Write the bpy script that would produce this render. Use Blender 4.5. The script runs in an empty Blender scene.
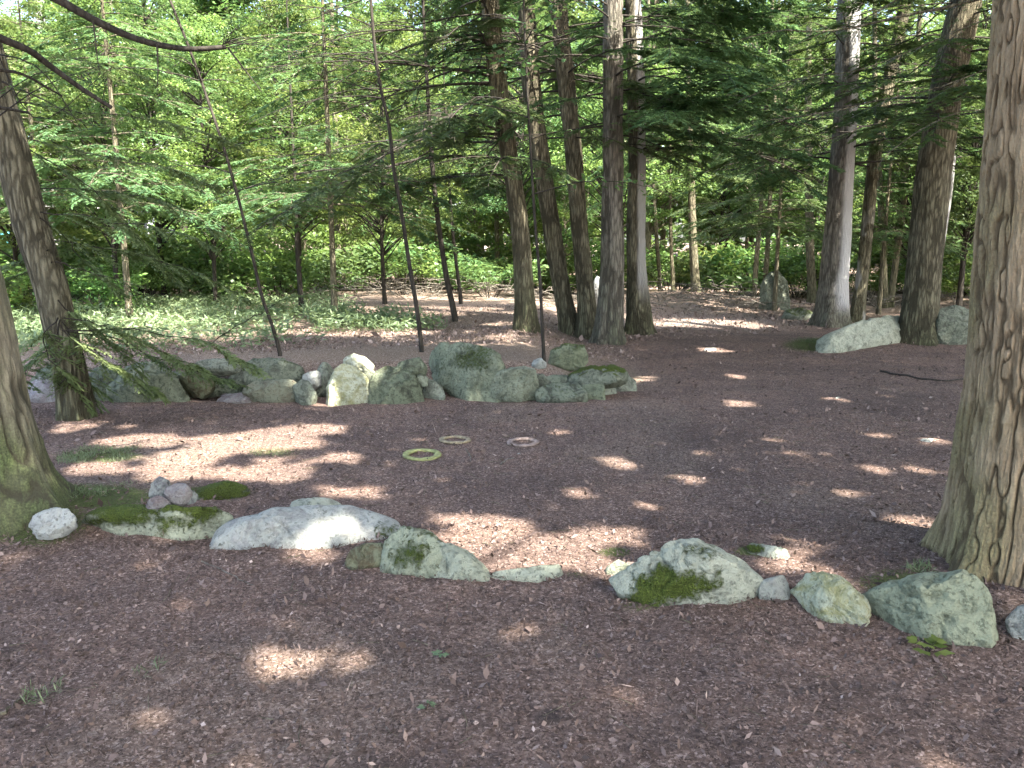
import bpy, bmesh, math, random
import numpy as np
from mathutils import Vector

random.seed(7)
RNG = np.random.default_rng(11)
scene = bpy.context.scene
COL = scene.collection
rad = math.radians

# ------------------------------------------------------------------ camera
CAM = np.array([0.0, 0.0, 1.6]); FPX = 773.0; PITCH = rad(9.8)
cd = bpy.data.cameras.new("camera"); cam = bpy.data.objects.new("camera", cd); COL.objects.link(cam)
cam.location = CAM; cam.rotation_euler = (math.pi / 2 - PITCH, 0, 0)
cd.sensor_width = 36.0; cd.lens = 36.0 * FPX / 1024.0; cd.clip_end = 2000; cd.clip_start = 0.05
scene.camera = cam
CP, SP = math.cos(PITCH), math.sin(PITCH)

def ray(px, py):
    a = (px - 512.0) / FPX; b = (384.0 - py) / FPX
    return np.array([a, CP + b * SP, -SP + b * CP])

def at(px, py, Y):
    d = ray(px, py); t = Y / d[1]
    return CAM + d * t

def project(P):
    P = np.asarray(P, float) - CAM
    f = P[..., 1] * CP - P[..., 2] * SP
    u = P[..., 1] * SP + P[..., 2] * CP
    f = np.where(np.abs(f) < 1e-3, 1e-3, f)
    return 512 + FPX * P[..., 0] / f, 384 - FPX * u / f, f

# ------------------------------------------------------------------ noise
def _h(ix, iy, iz, s):
    h = (ix.astype(np.int64) * 374761393 + iy.astype(np.int64) * 668265263 + iz.astype(np.int64) * 2147483647 + s * 974634777) & 0xFFFFFFFF
    h = ((h ^ (h >> 13)) * 1274126177) & 0xFFFFFFFF
    h = ((h ^ (h >> 16)) * 2246822519) & 0xFFFFFFFF
    h = h ^ (h >> 15)
    return (h & 0xFFFFFF) / float(0xFFFFFF) * 2 - 1

def vnoise(x, y, z, s=0):
    x, y, z = np.broadcast_arrays(np.asarray(x, float), np.asarray(y, float), np.asarray(z, float))
    ix, iy, iz = np.floor(x), np.floor(y), np.floor(z)
    fx, fy, fz = x - ix, y - iy, z - iz
    q = lambda t: t * t * t * (t * (t * 6 - 15) + 10)
    ux, uy, uz = q(fx), q(fy), q(fz)
    r = 0
    for a in (0, 1):
        wx = ux if a else 1 - ux
        for b in (0, 1):
            wy = uy if b else 1 - uy
            for c in (0, 1):
                wz = uz if c else 1 - uz
                r = r + wx * wy * wz * _h(ix + a, iy + b, iz + c, s)
    return r

def fbm(x, y, z, s=0, o=4):
    r, a, f, n = 0, 1.0, 1.0, 0
    for k in range(o):
        r = r + a * vnoise(np.asarray(x) * f, np.asarray(y) * f, np.asarray(z) * f, s + k); n += a; a *= .5; f *= 2.03
    return r / n

def sstep(a, b, x):
    t = np.clip((np.asarray(x, float) - a) / (b - a), 0, 1); return t * t * (3 - 2 * t)

# ------------------------------------------------------------------ ground height
def gh(x, y):
    x = np.asarray(x, float); y = np.asarray(y, float)
    z = 0.05 * fbm(x * .25, y * .25, 0.3, 3, 3) * sstep(3, 9, y) + .018 * fbm(x * .9, y * .9, .7, 5, 2)
    z = z + 0.33 * sstep(8.35, 8.85, y) * sstep(1.3, .1, x)               # leaf covered bank held by the wall
    z = z + 0.36 * np.exp(-((x - 5.2) / 2.6) ** 2 - ((y - 24.0) / 2.2) ** 2)  # mound beside the path
    z = z + 0.018 * np.clip(y - 26, 0, 200)
    z = z + 0.10 * np.exp(-((x + 2.75) / .75) ** 2 - ((y - 4.45) / .6) ** 2)  # root mound
    z = z + 0.10 * np.exp(-((x - 2.45) / .7) ** 2 - ((y - 3.55) / .6) ** 2)
    return z

def gp(px, py):
    d = ray(px, py); t = 3.0
    tt = np.concatenate([np.arange(1.5, 12, .02), np.arange(12, 120, .1)]) / d[1]
    P = CAM[None] + d[None] * tt[:, None]
    below = P[:, 2] < gh(P[:, 0], P[:, 1])
    i = int(np.argmax(below)) if below.any() else len(tt) - 1
    return P[i].copy()

# ------------------------------------------------------------------ materials
def newmat(name):
    m = bpy.data.materials.new(name); m.use_nodes = True
    nt = m.node_tree; nt.nodes.clear()
    out = nt.nodes.new("ShaderNodeOutputMaterial")
    return m, nt, out

def N(nt, t, **kw):
    n = nt.nodes.new(t)
    for k, v in kw.items():
        if hasattr(n, k): setattr(n, k, v)
        else: n.inputs[k].default_value = v
    return n

def ramp(nt, stops):
    r = nt.nodes.new("ShaderNodeValToRGB"); cr = r.color_ramp
    while len(cr.elements) < len(stops): cr.elements.new(.5)
    for e, (p, c) in zip(cr.elements, stops):
        e.position = p; e.color = (*c, 1)
    return r

def L(nt, a, b): nt.links.new(a, b)

def mixc(nt, fac, a, b, mode='MIX'):
    n = nt.nodes.new("ShaderNodeMix"); n.data_type = 'RGBA'; n.blend_type = mode
    for sock, v in ((n.inputs[0], fac), (n.inputs[6], a), (n.inputs[7], b)):
        if hasattr(v, 'is_output'): L(nt, v, sock)
        else: sock.default_value = v if not isinstance(v, tuple) else (*v, 1)
    return n.outputs[2]

def math_(nt, op, a, b=0.0):
    n = nt.nodes.new("ShaderNodeMath"); n.operation = op
    for s, v in ((n.inputs[0], a), (n.inputs[1], b)):
        if hasattr(v, 'is_output'): L(nt, v, s)
        else: s.default_value = v
    return n.outputs[0]

def leaf_mat(name, dark, mid, light, trans=.42, rough=.5, hue=.03):
    m, nt, out = newmat(name)
    a = N(nt, "ShaderNodeAttribute", attribute_name="tone")
    r = ramp(nt, [(0, dark), (.5, mid), (1, light)])
    L(nt, a.outputs['Fac'], r.inputs[0])
    oi = N(nt, "ShaderNodeObjectInfo")
    hs = N(nt, "ShaderNodeHueSaturation")
    L(nt, r.outputs[0], hs.inputs['Color'])
    L(nt, math_(nt, 'ADD', math_(nt, 'MULTIPLY', oi.outputs['Random'], hue * 2), .5 - hue), hs.inputs['Hue'])
    L(nt, math_(nt, 'ADD', math_(nt, 'MULTIPLY', oi.outputs['Random'], .35), .85), hs.inputs['Value'])
    d = N(nt, "ShaderNodeBsdfDiffuse"); t = N(nt, "ShaderNodeBsdfTranslucent"); g = N(nt, "ShaderNodeBsdfGlossy", Roughness=rough)
    L(nt, hs.outputs[0], d.inputs[0])
    L(nt, mixc(nt, .5, hs.outputs[0], (.15, .21, .05), 'MIX'), t.inputs[0])
    g.inputs[0].default_value = (.9, .95, 1, 1)
    x = N(nt, "ShaderNodeMixShader"); x.inputs[0].default_value = trans
    L(nt, d.outputs[0], x.inputs[1]); L(nt, t.outputs[0], x.inputs[2])
    y = N(nt, "ShaderNodeMixShader"); y.inputs[0].default_value = .02
    L(nt, x.outputs[0], y.inputs[1]); L(nt, g.outputs[0], y.inputs[2])
    L(nt, y.outputs[0], out.inputs[0])
    return m

def bark_mat(name, dark, light, moss=(.06, .085, .03), vs=1.0, pale=None, bump=.5, bd=.012, vd=.6):
    m, nt, out = newmat(name)
    tc = N(nt, "ShaderNodeTexCoord")
    mp = N(nt, "ShaderNodeMapping"); mp.inputs['Scale'].default_value = (vs, vs, vs * .16)
    L(nt, tc.outputs['Object'], mp.inputs[0])
    n1 = N(nt, "ShaderNodeTexNoise", Scale=26.0, Detail=6.0, Roughness=.65); L(nt, mp.outputs[0], n1.inputs['Vector'])
    v = N(nt, "ShaderNodeTexVoronoi", Scale=22.0, feature='DISTANCE_TO_EDGE')
    ad = nt.nodes.new("ShaderNodeVectorMath"); ad.operation = 'MULTIPLY_ADD'
    L(nt, n1.outputs['Color'], ad.inputs[0]); ad.inputs[1].default_value = (.05, .05, .05); L(nt, mp.outputs[0], ad.inputs[2])
    L(nt, ad.outputs[0], v.inputs['Vector'])
    n2 = N(nt, "ShaderNodeTexNoise", Scale=3.0, Detail=4.0); L(nt, tc.outputs['Object'], n2.inputs['Vector'])
    n3 = N(nt, "ShaderNodeTexNoise", Scale=90.0, Detail=3.0); L(nt, tc.outputs['Object'], n3.inputs['Vector'])
    r = ramp(nt, [(.25, dark), (.75, light)])
    f = math_(nt, 'ADD', math_(nt, 'MULTIPLY', n1.outputs[0], .75), math_(nt, 'MULTIPLY', n3.outputs[0], .3))
    L(nt, f, r.inputs[0])
    c = r.outputs[0]
    # old bark plates differ in tint
    c = mixc(nt, math_(nt, 'MULTIPLY', n2.outputs[0], .5), c, tuple(x * .8 for x in light), 'MIX')
    am = N(nt, "ShaderNodeAttribute", attribute_name="moss")
    gr = ramp(nt, [(.35, tuple(x * .6 for x in moss)), (.7, tuple(x * 1.5 for x in moss))]); L(nt, n3.outputs[0], gr.inputs[0])
    c = mixc(nt, am.outputs['Fac'], c, gr.outputs[0])
    fa = N(nt, "ShaderNodeAttribute", attribute_name="furrow")
    edge = math_(nt, 'MINIMUM', math_(nt, 'MULTIPLY', v.outputs['Distance'], 4.0), 1.0)
    fm = math_(nt, 'MULTIPLY', math_(nt, 'SUBTRACT', 1.0, edge), vd)
    fm = math_(nt, 'MINIMUM', math_(nt, 'ADD', fm, math_(nt, 'MULTIPLY', fa.outputs['Fac'], .75)), .85)
    c = mixc(nt, fm, c, tuple(x * .45 for x in dark))
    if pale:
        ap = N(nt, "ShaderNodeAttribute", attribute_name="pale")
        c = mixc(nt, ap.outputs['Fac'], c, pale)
    b = N(nt, "ShaderNodeBsdfPrincipled", Roughness=.9); b.inputs['Specular IOR Level'].default_value = .15
    L(nt, c, b.inputs['Base Color'])
    hgt = math_(nt, 'ADD', math_(nt, 'MULTIPLY', edge, .7), math_(nt, 'MULTIPLY', n1.outputs[0], .8))
    hgt = math_(nt, 'ADD', hgt, math_(nt, 'MULTIPLY', n3.outputs[0], .35))
    bp = N(nt, "ShaderNodeBump", Strength=bump, Distance=bd); L(nt, hgt, bp.inputs['Height'])
    L(nt, bp.outputs[0], b.inputs['Normal']); L(nt, b.outputs[0], out.inputs[0])
    return m

_stone = {}
def stone_mat(name, c1, c2, lich=(.42, .46, .36), lam=.5, mossc=(.085, .115, .02)):
    m, nt, out = newmat(name)
    tc = N(nt, "ShaderNodeTexCoord"); oi = N(nt, "ShaderNodeObjectInfo")
    off = nt.nodes.new("ShaderNodeVectorMath"); off.operation = 'ADD'
    L(nt, tc.outputs['Object'], off.inputs[0])
    cmb = nt.nodes.new("ShaderNodeCombineXYZ"); L(nt, math_(nt, 'MULTIPLY', oi.outputs['Random'], 37.0), cmb.inputs[0]); L(nt, cmb.outputs[0], off.inputs[1])
    V = off.outputs[0]
    n1 = N(nt, "ShaderNodeTexNoise", Scale=5.0, Detail=8.0, Roughness=.65); L(nt, V, n1.inputs['Vector'])
    n2 = N(nt, "ShaderNodeTexNoise", Scale=40.0, Detail=5.0, Roughness=.7); L(nt, V, n2.inputs['Vector'])
    n3 = N(nt, "ShaderNodeTexNoise", Scale=9.0, Detail=6.0, Roughness=.7, Distortion=1.0); L(nt, V, n3.inputs['Vector'])
    n4 = N(nt, "ShaderNodeTexNoise", Scale=130.0, Detail=3.0); L(nt, V, n4.inputs['Vector'])
    r = ramp(nt, [(.37, tuple(x * .8 for x in c1)), (.62, c2)])
    L(nt, math_(nt, 'ADD', math_(nt, 'MULTIPLY', n1.outputs[0], .6), math_(nt, 'MULTIPLY', n2.outputs[0], .4)), r.inputs[0])
    c = r.outputs[0]
    lr = ramp(nt, [(.5 - lam * .25, (0, 0, 0)), (.62 - lam * .2, (1, 1, 1))]); L(nt, n3.outputs[0], lr.inputs[0])
    c = mixc(nt, math_(nt, 'MULTIPLY', lr.outputs[0], .7), c, lich)
    dr = ramp(nt, [(.53, (0, 0, 0)), (.62, (1, 1, 1))]); L(nt, n2.outputs[0], dr.inputs[0])
    c = mixc(nt, math_(nt, 'MULTIPLY', math_(nt, 'MULTIPLY', dr.outputs[0], n3.outputs[0]), 1.1), c, tuple(x * .4 for x in c1))
    hv = N(nt, 'ShaderNodeHueSaturation'); L(nt, c, hv.inputs['Color']); L(nt, math_(nt, 'ADD', math_(nt, 'MULTIPLY', oi.outputs['Random'], .34), .86), hv.inputs['Value']); L(nt, math_(nt, 'ADD', math_(nt, 'MULTIPLY', oi.outputs['Random'], -.5), 1.25), hv.inputs['Saturation']); c = hv.outputs[0]
    am = N(nt, "ShaderNodeAttribute", attribute_name="moss")
    mf = math_(nt, 'ADD', am.outputs['Fac'], math_(nt, 'MULTIPLY', math_(nt, 'SUBTRACT', n2.outputs[0], .5), 1.6))
    mr = ramp(nt, [(.34, (0, 0, 0)), (.74, (1, 1, 1))]); L(nt, mf, mr.inputs[0])
    mg = math_(nt, 'MULTIPLY', mr.outputs[0], math_(nt, 'MINIMUM', math_(nt, 'MULTIPLY', am.outputs['Fac'], 4.0), 1.0))
    gr = ramp(nt, [(.3, tuple(x * .55 for x in mossc)), (.55, mossc), (.75, tuple(x * 1.9 for x in mossc))]); L(nt, n4.outputs[0], gr.inputs[0])
    c = mixc(nt, mg, c, gr.outputs[0])
    b = N(nt, "ShaderNodeBsdfPrincipled", Roughness=.88); b.inputs['Specular IOR Level'].default_value = .2
    L(nt, c, b.inputs['Base Color'])
    hh = math_(nt, 'ADD', math_(nt, 'MULTIPLY', n1.outputs[0], 1.2), math_(nt, 'MULTIPLY', n2.outputs[0], .45))
    hh = math_(nt, 'ADD', hh, math_(nt, 'MULTIPLY', math_(nt, 'MULTIPLY', mg, n4.outputs[0]), .8))
    hh = math_(nt, 'ADD', hh, math_(nt, 'MULTIPLY', n4.outputs[0], .12))
    bp = N(nt, "ShaderNodeBump", Strength=1.0, Distance=.05); L(nt, hh, bp.inputs['Height'])
    L(nt, bp.outputs[0], b.inputs['Normal']); L(nt, b.outputs[0], out.inputs[0])
    return m

def plain_mat(name, col, rough=.8, var=.25, scale=30.0, bump=.2):
    m, nt, out = newmat(name)
    tc = N(nt, "ShaderNodeTexCoord")
    n = N(nt, "ShaderNodeTexNoise", Scale=scale, Detail=5.0); L(nt, tc.outputs['Object'], n.inputs['Vector'])
    r = ramp(nt, [(.3, tuple(x * (1 - var) for x in col)), (.7, tuple(min(1, x * (1 + var)) for x in col))]); L(nt, n.outputs[0], r.inputs[0])
    b = N(nt, "ShaderNodeBsdfPrincipled", Roughness=rough); b.inputs['Specular IOR Level'].default_value = .25
    L(nt, r.outputs[0], b.inputs['Base Color'])
    bp = N(nt, "ShaderNodeBump", Strength=bump, Distance=.01); L(nt, n.outputs[0], bp.inputs['Height']); L(nt, bp.outputs[0], b.inputs['Normal'])
    L(nt, b.outputs[0], out.inputs[0])
    return m

def ground_mat():
    m, nt, out = newmat("forest_floor")
    tc = N(nt, "ShaderNodeTexCoord"); V = tc.outputs['Object']
    nb = N(nt, "ShaderNodeTexNoise", Scale=1.1, Detail=5.0, Roughness=.6); L(nt, V, nb.inputs['Vector'])
    nm = N(nt, "ShaderNodeTexNoise", Scale=9.0, Detail=6.0, Roughness=.7); L(nt, V, nm.inputs['Vector'])
    nf = N(nt, "ShaderNodeTexNoise", Scale=70.0, Detail=5.0, Roughness=.75); L(nt, V, nf.inputs['Vector'])
    def chips(scale, sx, rot, rnd=1.0):
        mp = N(nt, "ShaderNodeMapping"); mp.inputs['Scale'].default_value = (sx, 1, 1); mp.inputs['Rotation'].default_value = (0, 0, rot)
        ad = nt.nodes.new("ShaderNodeVectorMath"); ad.operation = 'MULTIPLY_ADD'
        L(nt, nf.outputs['Color'], ad.inputs[0]); ad.inputs[1].default_value = (.03, .03, .03); L(nt, V, ad.inputs[2])
        L(nt, ad.outputs[0], mp.inputs[0])
        v = N(nt, "ShaderNodeTexVoronoi", Scale=scale); L(nt, mp.outputs[0], v.inputs['Vector'])
        return v
    v1 = chips(85.0, .8, .5); v2 = chips(120.0, .75, 2.0)
    pick = math_(nt, 'GREATER_THAN', nf.outputs[0], .5)
    sep1 = nt.nodes.new("ShaderNodeSeparateColor"); L(nt, v1.outputs['Color'], sep1.inputs[0])
    sep2 = nt.nodes.new("ShaderNodeSeparateColor"); L(nt, v2.outputs['Color'], sep2.inputs[0])
    chip = mixc(nt, pick, sep1.outputs[0], sep2.outputs[0])
    # mulch and needle litter
    r = ramp(nt, [(0, (.058, .042, .034)), (.3, (.116, .083, .067)), (.7, (.172, .124, .101)), (.9, (.248, .186, .153)), (1, (.42, .335, .29))])
    L(nt, chip, r.inputs[0])
    c = r.outputs[0]
    big = ramp(nt, [(.34, (.62, .62, .66)), (.5, (1.0, .97, .96)), (.66, (1.36, 1.24, 1.16))]); L(nt, math_(nt, 'ADD', math_(nt, 'MULTIPLY', nb.outputs[0], .6), math_(nt, 'MULTIPLY', nm.outputs[0], .4)), big.inputs[0])
    c = mixc(nt, 1.0, c, big.outputs[0], 'MULTIPLY')
    # tan leaf litter
    al = N(nt, "ShaderNodeAttribute", attribute_name="litter")
    r2 = ramp(nt, [(0, (.07, .05, .036)), (.35, (.16, .12, .09)), (.7, (.25, .19, .145)), (1, (.40, .33, .27))]); L(nt, chip, r2.inputs[0])
    c = mixc(nt, al.outputs['Fac'], c, r2.outputs[0])
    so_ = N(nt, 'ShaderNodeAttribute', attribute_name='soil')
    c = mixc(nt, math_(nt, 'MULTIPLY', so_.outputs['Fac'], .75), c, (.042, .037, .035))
    # bare pale path earth, brightened in colour to imitate its sunlit strip
    ap = N(nt, "ShaderNodeAttribute", attribute_name="sunlit_dust")
    c = mixc(nt, ap.outputs['Fac'], c, mixc(nt, nm.outputs[0], (.24, .19, .155), (.42, .36, .31)))
    am = N(nt, "ShaderNodeAttribute", attribute_name="moss")
    mf = math_(nt, 'ADD', am.outputs['Fac'], math_(nt, 'MULTIPLY', math_(nt, 'SUBTRACT', nf.outputs[0], .5), 1.4))
    mr = ramp(nt, [(.42, (0, 0, 0)), (.65, (1, 1, 1))]); L(nt, mf, mr.inputs[0])
    mg = math_(nt, 'MULTIPLY', mr.outputs[0], math_(nt, 'MINIMUM', math_(nt, 'MULTIPLY', am.outputs['Fac'], 4.0), 1.0))
    gr = ramp(nt, [(.3, (.035, .05, .015)), (.6, (.085, .12, .03)), (.8, (.14, .17, .05))]); L(nt, nf.outputs[0], gr.inputs[0])
    c = mixc(nt, math_(nt, 'MULTIPLY', mg, .85), c, gr.outputs[0])
    b = N(nt, "ShaderNodeBsdfPrincipled", Roughness=.95); b.inputs['Specular IOR Level'].default_value = .08
    L(nt, c, b.inputs['Base Color'])
    hh = math_(nt, 'ADD', math_(nt, 'MULTIPLY', math_(nt, 'SUBTRACT', 1.0, v1.outputs['Distance']), .7), math_(nt, 'MULTIPLY', nf.outputs[0], .8))
    hh = math_(nt, 'ADD', hh, math_(nt, 'MULTIPLY', sep2.outputs[1], .5))
    bp = N(nt, "ShaderNodeBump", Strength=.7, Distance=.014); L(nt, hh, bp.inputs['Height'])
    L(nt, bp.outputs[0], b.inputs['Normal']); L(nt, b.outputs[0], out.inputs[0])
    return m

M = {}
M['ground'] = ground_mat()
M['hemlock'] = leaf_mat("hemlock_needles", (.028, .055, .02), (.065, .115, .037), (.135, .20, .06), .42)
M['broad'] = leaf_mat("broad_leaves", (.036, .074, .024), (.075, .132, .04), (.145, .21, .065), .48)
M['bright'] = leaf_mat("bright_leaves", (.045, .09, .024), (.098, .178, .042), (.20, .285, .07), .5)
M['fern'] = leaf_mat("fern_fronds", (.07, .11, .055), (.14, .20, .10), (.25, .31, .17), .4)
M['drylitter'] = leaf_mat("dry_litter", (.058, .038, .03), (.165, .115, .094), (.48, .375, .315), .05, .6, .0)
M['hemlight'] = leaf_mat('pale_hemlock_needles', (.038, .074, .032), (.083, .142, .056), (.165, .245, .095), .42)
M['deadtwig'] = leaf_mat("dead_needles", (.10, .055, .03), (.20, .11, .06), (.30, .18, .10), .3)
M['bark_near'] = bark_mat("bark_hemlock_tan", (.16, .115, .066), (.42, .325, .205), moss=(.15, .155, .055), bump=1.0, vd=.3)
M['bark_moss'] = bark_mat("bark_hemlock_mossy", (.10, .088, .062), (.32, .28, .20), moss=(.085, .105, .042), bump=.8, vd=.4)
M['bark_brown'] = bark_mat("bark_brown", (.10, .088, .056), (.295, .268, .18), pale=(.44, .43, .40), bump=1.0, bd=.035, vd=.7)
M['bark_grey'] = bark_mat("bark_grey", (.115, .102, .082), (.31, .285, .235), pale=(.44, .44, .425), bump=.9, bd=.03, vd=.6)
M['bark_pale'] = bark_mat("bark_pale", (.16, .16, .15), (.40, .40, .385), bump=.3)
M['bark_thin'] = bark_mat("bark_sapling", (.022, .019, .015), (.07, .062, .05), bump=.4)
M['stone_green'] = stone_mat("stone_greenish", (.098, .11, .077), (.28, .298, .212), lich=(.385, .415, .30), lam=.55)
M['stone_grey'] = stone_mat("stone_grey", (.10, .10, .097), (.25, .25, .24), lich=(.34, .36, .32), lam=.4)
M['stone_white'] = stone_mat("stone_white", (.185, .185, .165), (.35, .355, .325), lich=(.40, .42, .36), lam=.5)
M['stone_yellow'] = stone_mat("stone_yellow_lichen", (.24, .25, .13), (.46, .45, .27), lich=(.52, .55, .44), lam=.3)
M['stone_dark'] = stone_mat("stone_dark", (.045, .05, .036), (.14, .152, .11), lich=(.22, .25, .175), lam=.4)
M['stone_wall'] = stone_mat('stone_weathered', (.062, .07, .048), (.185, .20, .14), lich=(.27, .30, .205), lam=.45)
M['stone_brown'] = stone_mat("stone_ochre", (.085, .07, .04), (.19, .165, .10), lich=(.20, .225, .14), lam=.4)
M['stone_pink'] = stone_mat("stone_pinkish", (.14, .115, .108), (.28, .245, .235), lich=(.31, .30, .28), lam=.3)

# ------------------------------------------------------------------ object helpers
def tag(o, label=None, cat=None, group=None, kind=None):
    if label: o['label'] = label
    if cat: o['category'] = cat
    if group: o['group'] = group
    o['kind'] = kind or 'thing'
    return o

def mesh_np(name, V, F, attrs=None, smooth=True):
    """V (n,3), F list of (m,k) int arrays"""
    me = bpy.data.meshes.new(name)
    V = np.ascontiguousarray(V, dtype=np.float32)
    F = [np.asarray(f, dtype=np.int32) for f in (F if isinstance(F, list) else [F]) if len(f)]
    loops = np.concatenate([f.ravel() for f in F]); tot = np.concatenate([np.full(len(f), f.shape[1], np.int32) for f in F])
    start = np.concatenate([[0], np.cumsum(tot)[:-1]]).astype(np.int32)
    me.vertices.add(len(V)); me.vertices.foreach_set("co", V.ravel())
    me.loops.add(len(loops)); me.loops.foreach_set("vertex_index", loops)
    me.polygons.add(len(tot)); me.polygons.foreach_set("loop_start", start); me.polygons.foreach_set("loop_total", tot)
    if smooth: me.polygons.foreach_set("use_smooth", np.ones(len(tot), dtype=bool))
    for k, (dom, arr) in (attrs or {}).items():
        at_ = me.attributes.new(k, 'FLOAT', dom); at_.data.foreach_set("value", np.ascontiguousarray(arr, dtype=np.float32))
    me.update(calc_edges=True); me.validate()
    return me

def link(name, me, mat=None, parent=None, loc=None):
    o = bpy.data.objects.new(name, me); COL.objects.link(o)
    if mat is not None and me is not None: me.materials.append(mat)
    if parent is not None: o.parent = parent
    if loc is not None: o.location = loc
    return o

def root_at(name, loc, label, cat, group=None):
    o = bpy.data.objects.new(name, None); COL.objects.link(o); o.location = Vector([float(v) for v in loc]); o.empty_display_size = .2
    return tag(o, label, cat, group)

def resample(P, n):
    P = np.asarray(P, float)
    d = np.concatenate([[0], np.cumsum(np.linalg.norm(np.diff(P, axis=0), axis=1))])
    # smooth (catmull-like) by cubic hermite on chord length
    t = np.linspace(0, d[-1], n)
    m = np.gradient(P, d, axis=0)
    i = np.clip(np.searchsorted(d, t, side='right') - 1, 0, len(P) - 2)
    h = (d[i + 1] - d[i])[:, None]; s = ((t - d[i]) / (d[i + 1] - d[i]))[:, None]
    return (2 * s**3 - 3 * s**2 + 1) * P[i] + (s**3 - 2 * s**2 + s) * h * m[i] + (-2 * s**3 + 3 * s**2) * P[i + 1] + (s**3 - s**2) * h * m[i + 1]

class MB:
    def __init__(self): self.V = []; self.F = []; self.n = 0; self.A = {}
    def add(self, V, F, **attrs):
        self.V.append(V); self.F.append(np.asarray(F) + self.n)
        for k in set(self.A) | set(attrs):
            self.A.setdefault(k, [np.zeros(self.n)] if self.n else [])
            self.A[k].append(attrs.get(k, np.zeros(len(V))))
        self.n += len(V)
    def tube(self, P, R, seg=8, cap=True):
        P = np.asarray(P, float); n = len(P); R = np.broadcast_to(np.asarray(R, float), (n,))
        T = np.gradient(P, axis=0); T /= np.linalg.norm(T, axis=1)[:, None] + 1e-9
        ref = np.array([0.13, .99, .05]) if abs(T[:, 2]).mean() > .6 else np.array([.05, .1, .99])
        A = np.cross(T, ref); A /= np.linalg.norm(A, axis=1)[:, None] + 1e-9; B = np.cross(T, A)
        a = np.linspace(0, 2 * np.pi, seg, endpoint=False)
        V = P[:, None] + R[:, None, None] * (np.cos(a)[None, :, None] * A[:, None] + np.sin(a)[None, :, None] * B[:, None])
        V = V.reshape(-1, 3)
        i = np.arange(n - 1)[:, None] * seg; j = np.arange(seg)[None]; k = (j + 1) % seg
        F = np.stack([i + j, i + seg + j, i + seg + k, i + k], -1).reshape(-1, 4)
        self.add(V, F)
        if cap:
            V2 = np.vstack([V[-seg:], P[-1:]]); f = np.array([[q, seg, (q + 1) % seg, (q + 1) % seg] for q in range(seg)])
            self.add(V2, f[:, :3][:, [0, 1, 2]].repeat(1, axis=0) if False else np.array([[q, seg, (q + 1) % seg] for q in range(seg)]).astype(int)) if False else None
    def mesh(self, name, off=None):
        V = np.vstack(self.V)
        if off is not None: V = V - np.asarray(off)[None]
        q = [f for f in self.F if f.shape[1] == 4]; t = [f for f in self.F if f.shape[1] == 3]
        F = ([np.vstack(q)] if q else []) + ([np.vstack(t)] if t else [])
        return mesh_np(name, V, F, {k: ('POINT', np.concatenate(v)) for k, v in self.A.items()})

def unit(v): return v / (np.linalg.norm(v, axis=-1, keepdims=True) + 1e-9)

class Leaves:
    """cloud of small rhombic leaf faces"""
    def __init__(self): self.q = []; self.t = []
    def add(self, C, D, Nn, l, w, tone):
        C = np.asarray(C, float); D = unit(D); S = unit(np.cross(D, Nn))
        n = len(C); l = np.broadcast_to(l, (n,))[:, None]; w = np.broadcast_to(w, (n,))[:, None]
        up = unit(np.cross(S, D))
        Q = np.stack([C, C + D * l * .45 + S * w * .5 - up * l * .03, C + D * l - up * l * .12, C + D * l * .45 - S * w * .5 - up * l * .03], 1)
        self.q.append(Q.astype(np.float32)); self.t.append(np.broadcast_to(tone, (n,)).astype(np.float32))
    def count(self): return sum(len(q) for q in self.q)
    def mesh(self, name, off=None):
        Q = np.concatenate(self.q); t = np.clip(np.concatenate(self.t), 0, 1)
        V = Q.reshape(-1, 3)
        if off is not None: V = V - np.asarray(off, np.float32)[None]
        F = np.arange(len(V), dtype=np.int32).reshape(-1, 4)
        return mesh_np(name, V, [F], {'tone': ('FACE', t)}, smooth=False)

def rand(n, a=0., b=1.): return RNG.uniform(a, b, n)
def rdir(n):
    v = RNG.normal(size=(n, 3)); return unit(v)

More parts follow.
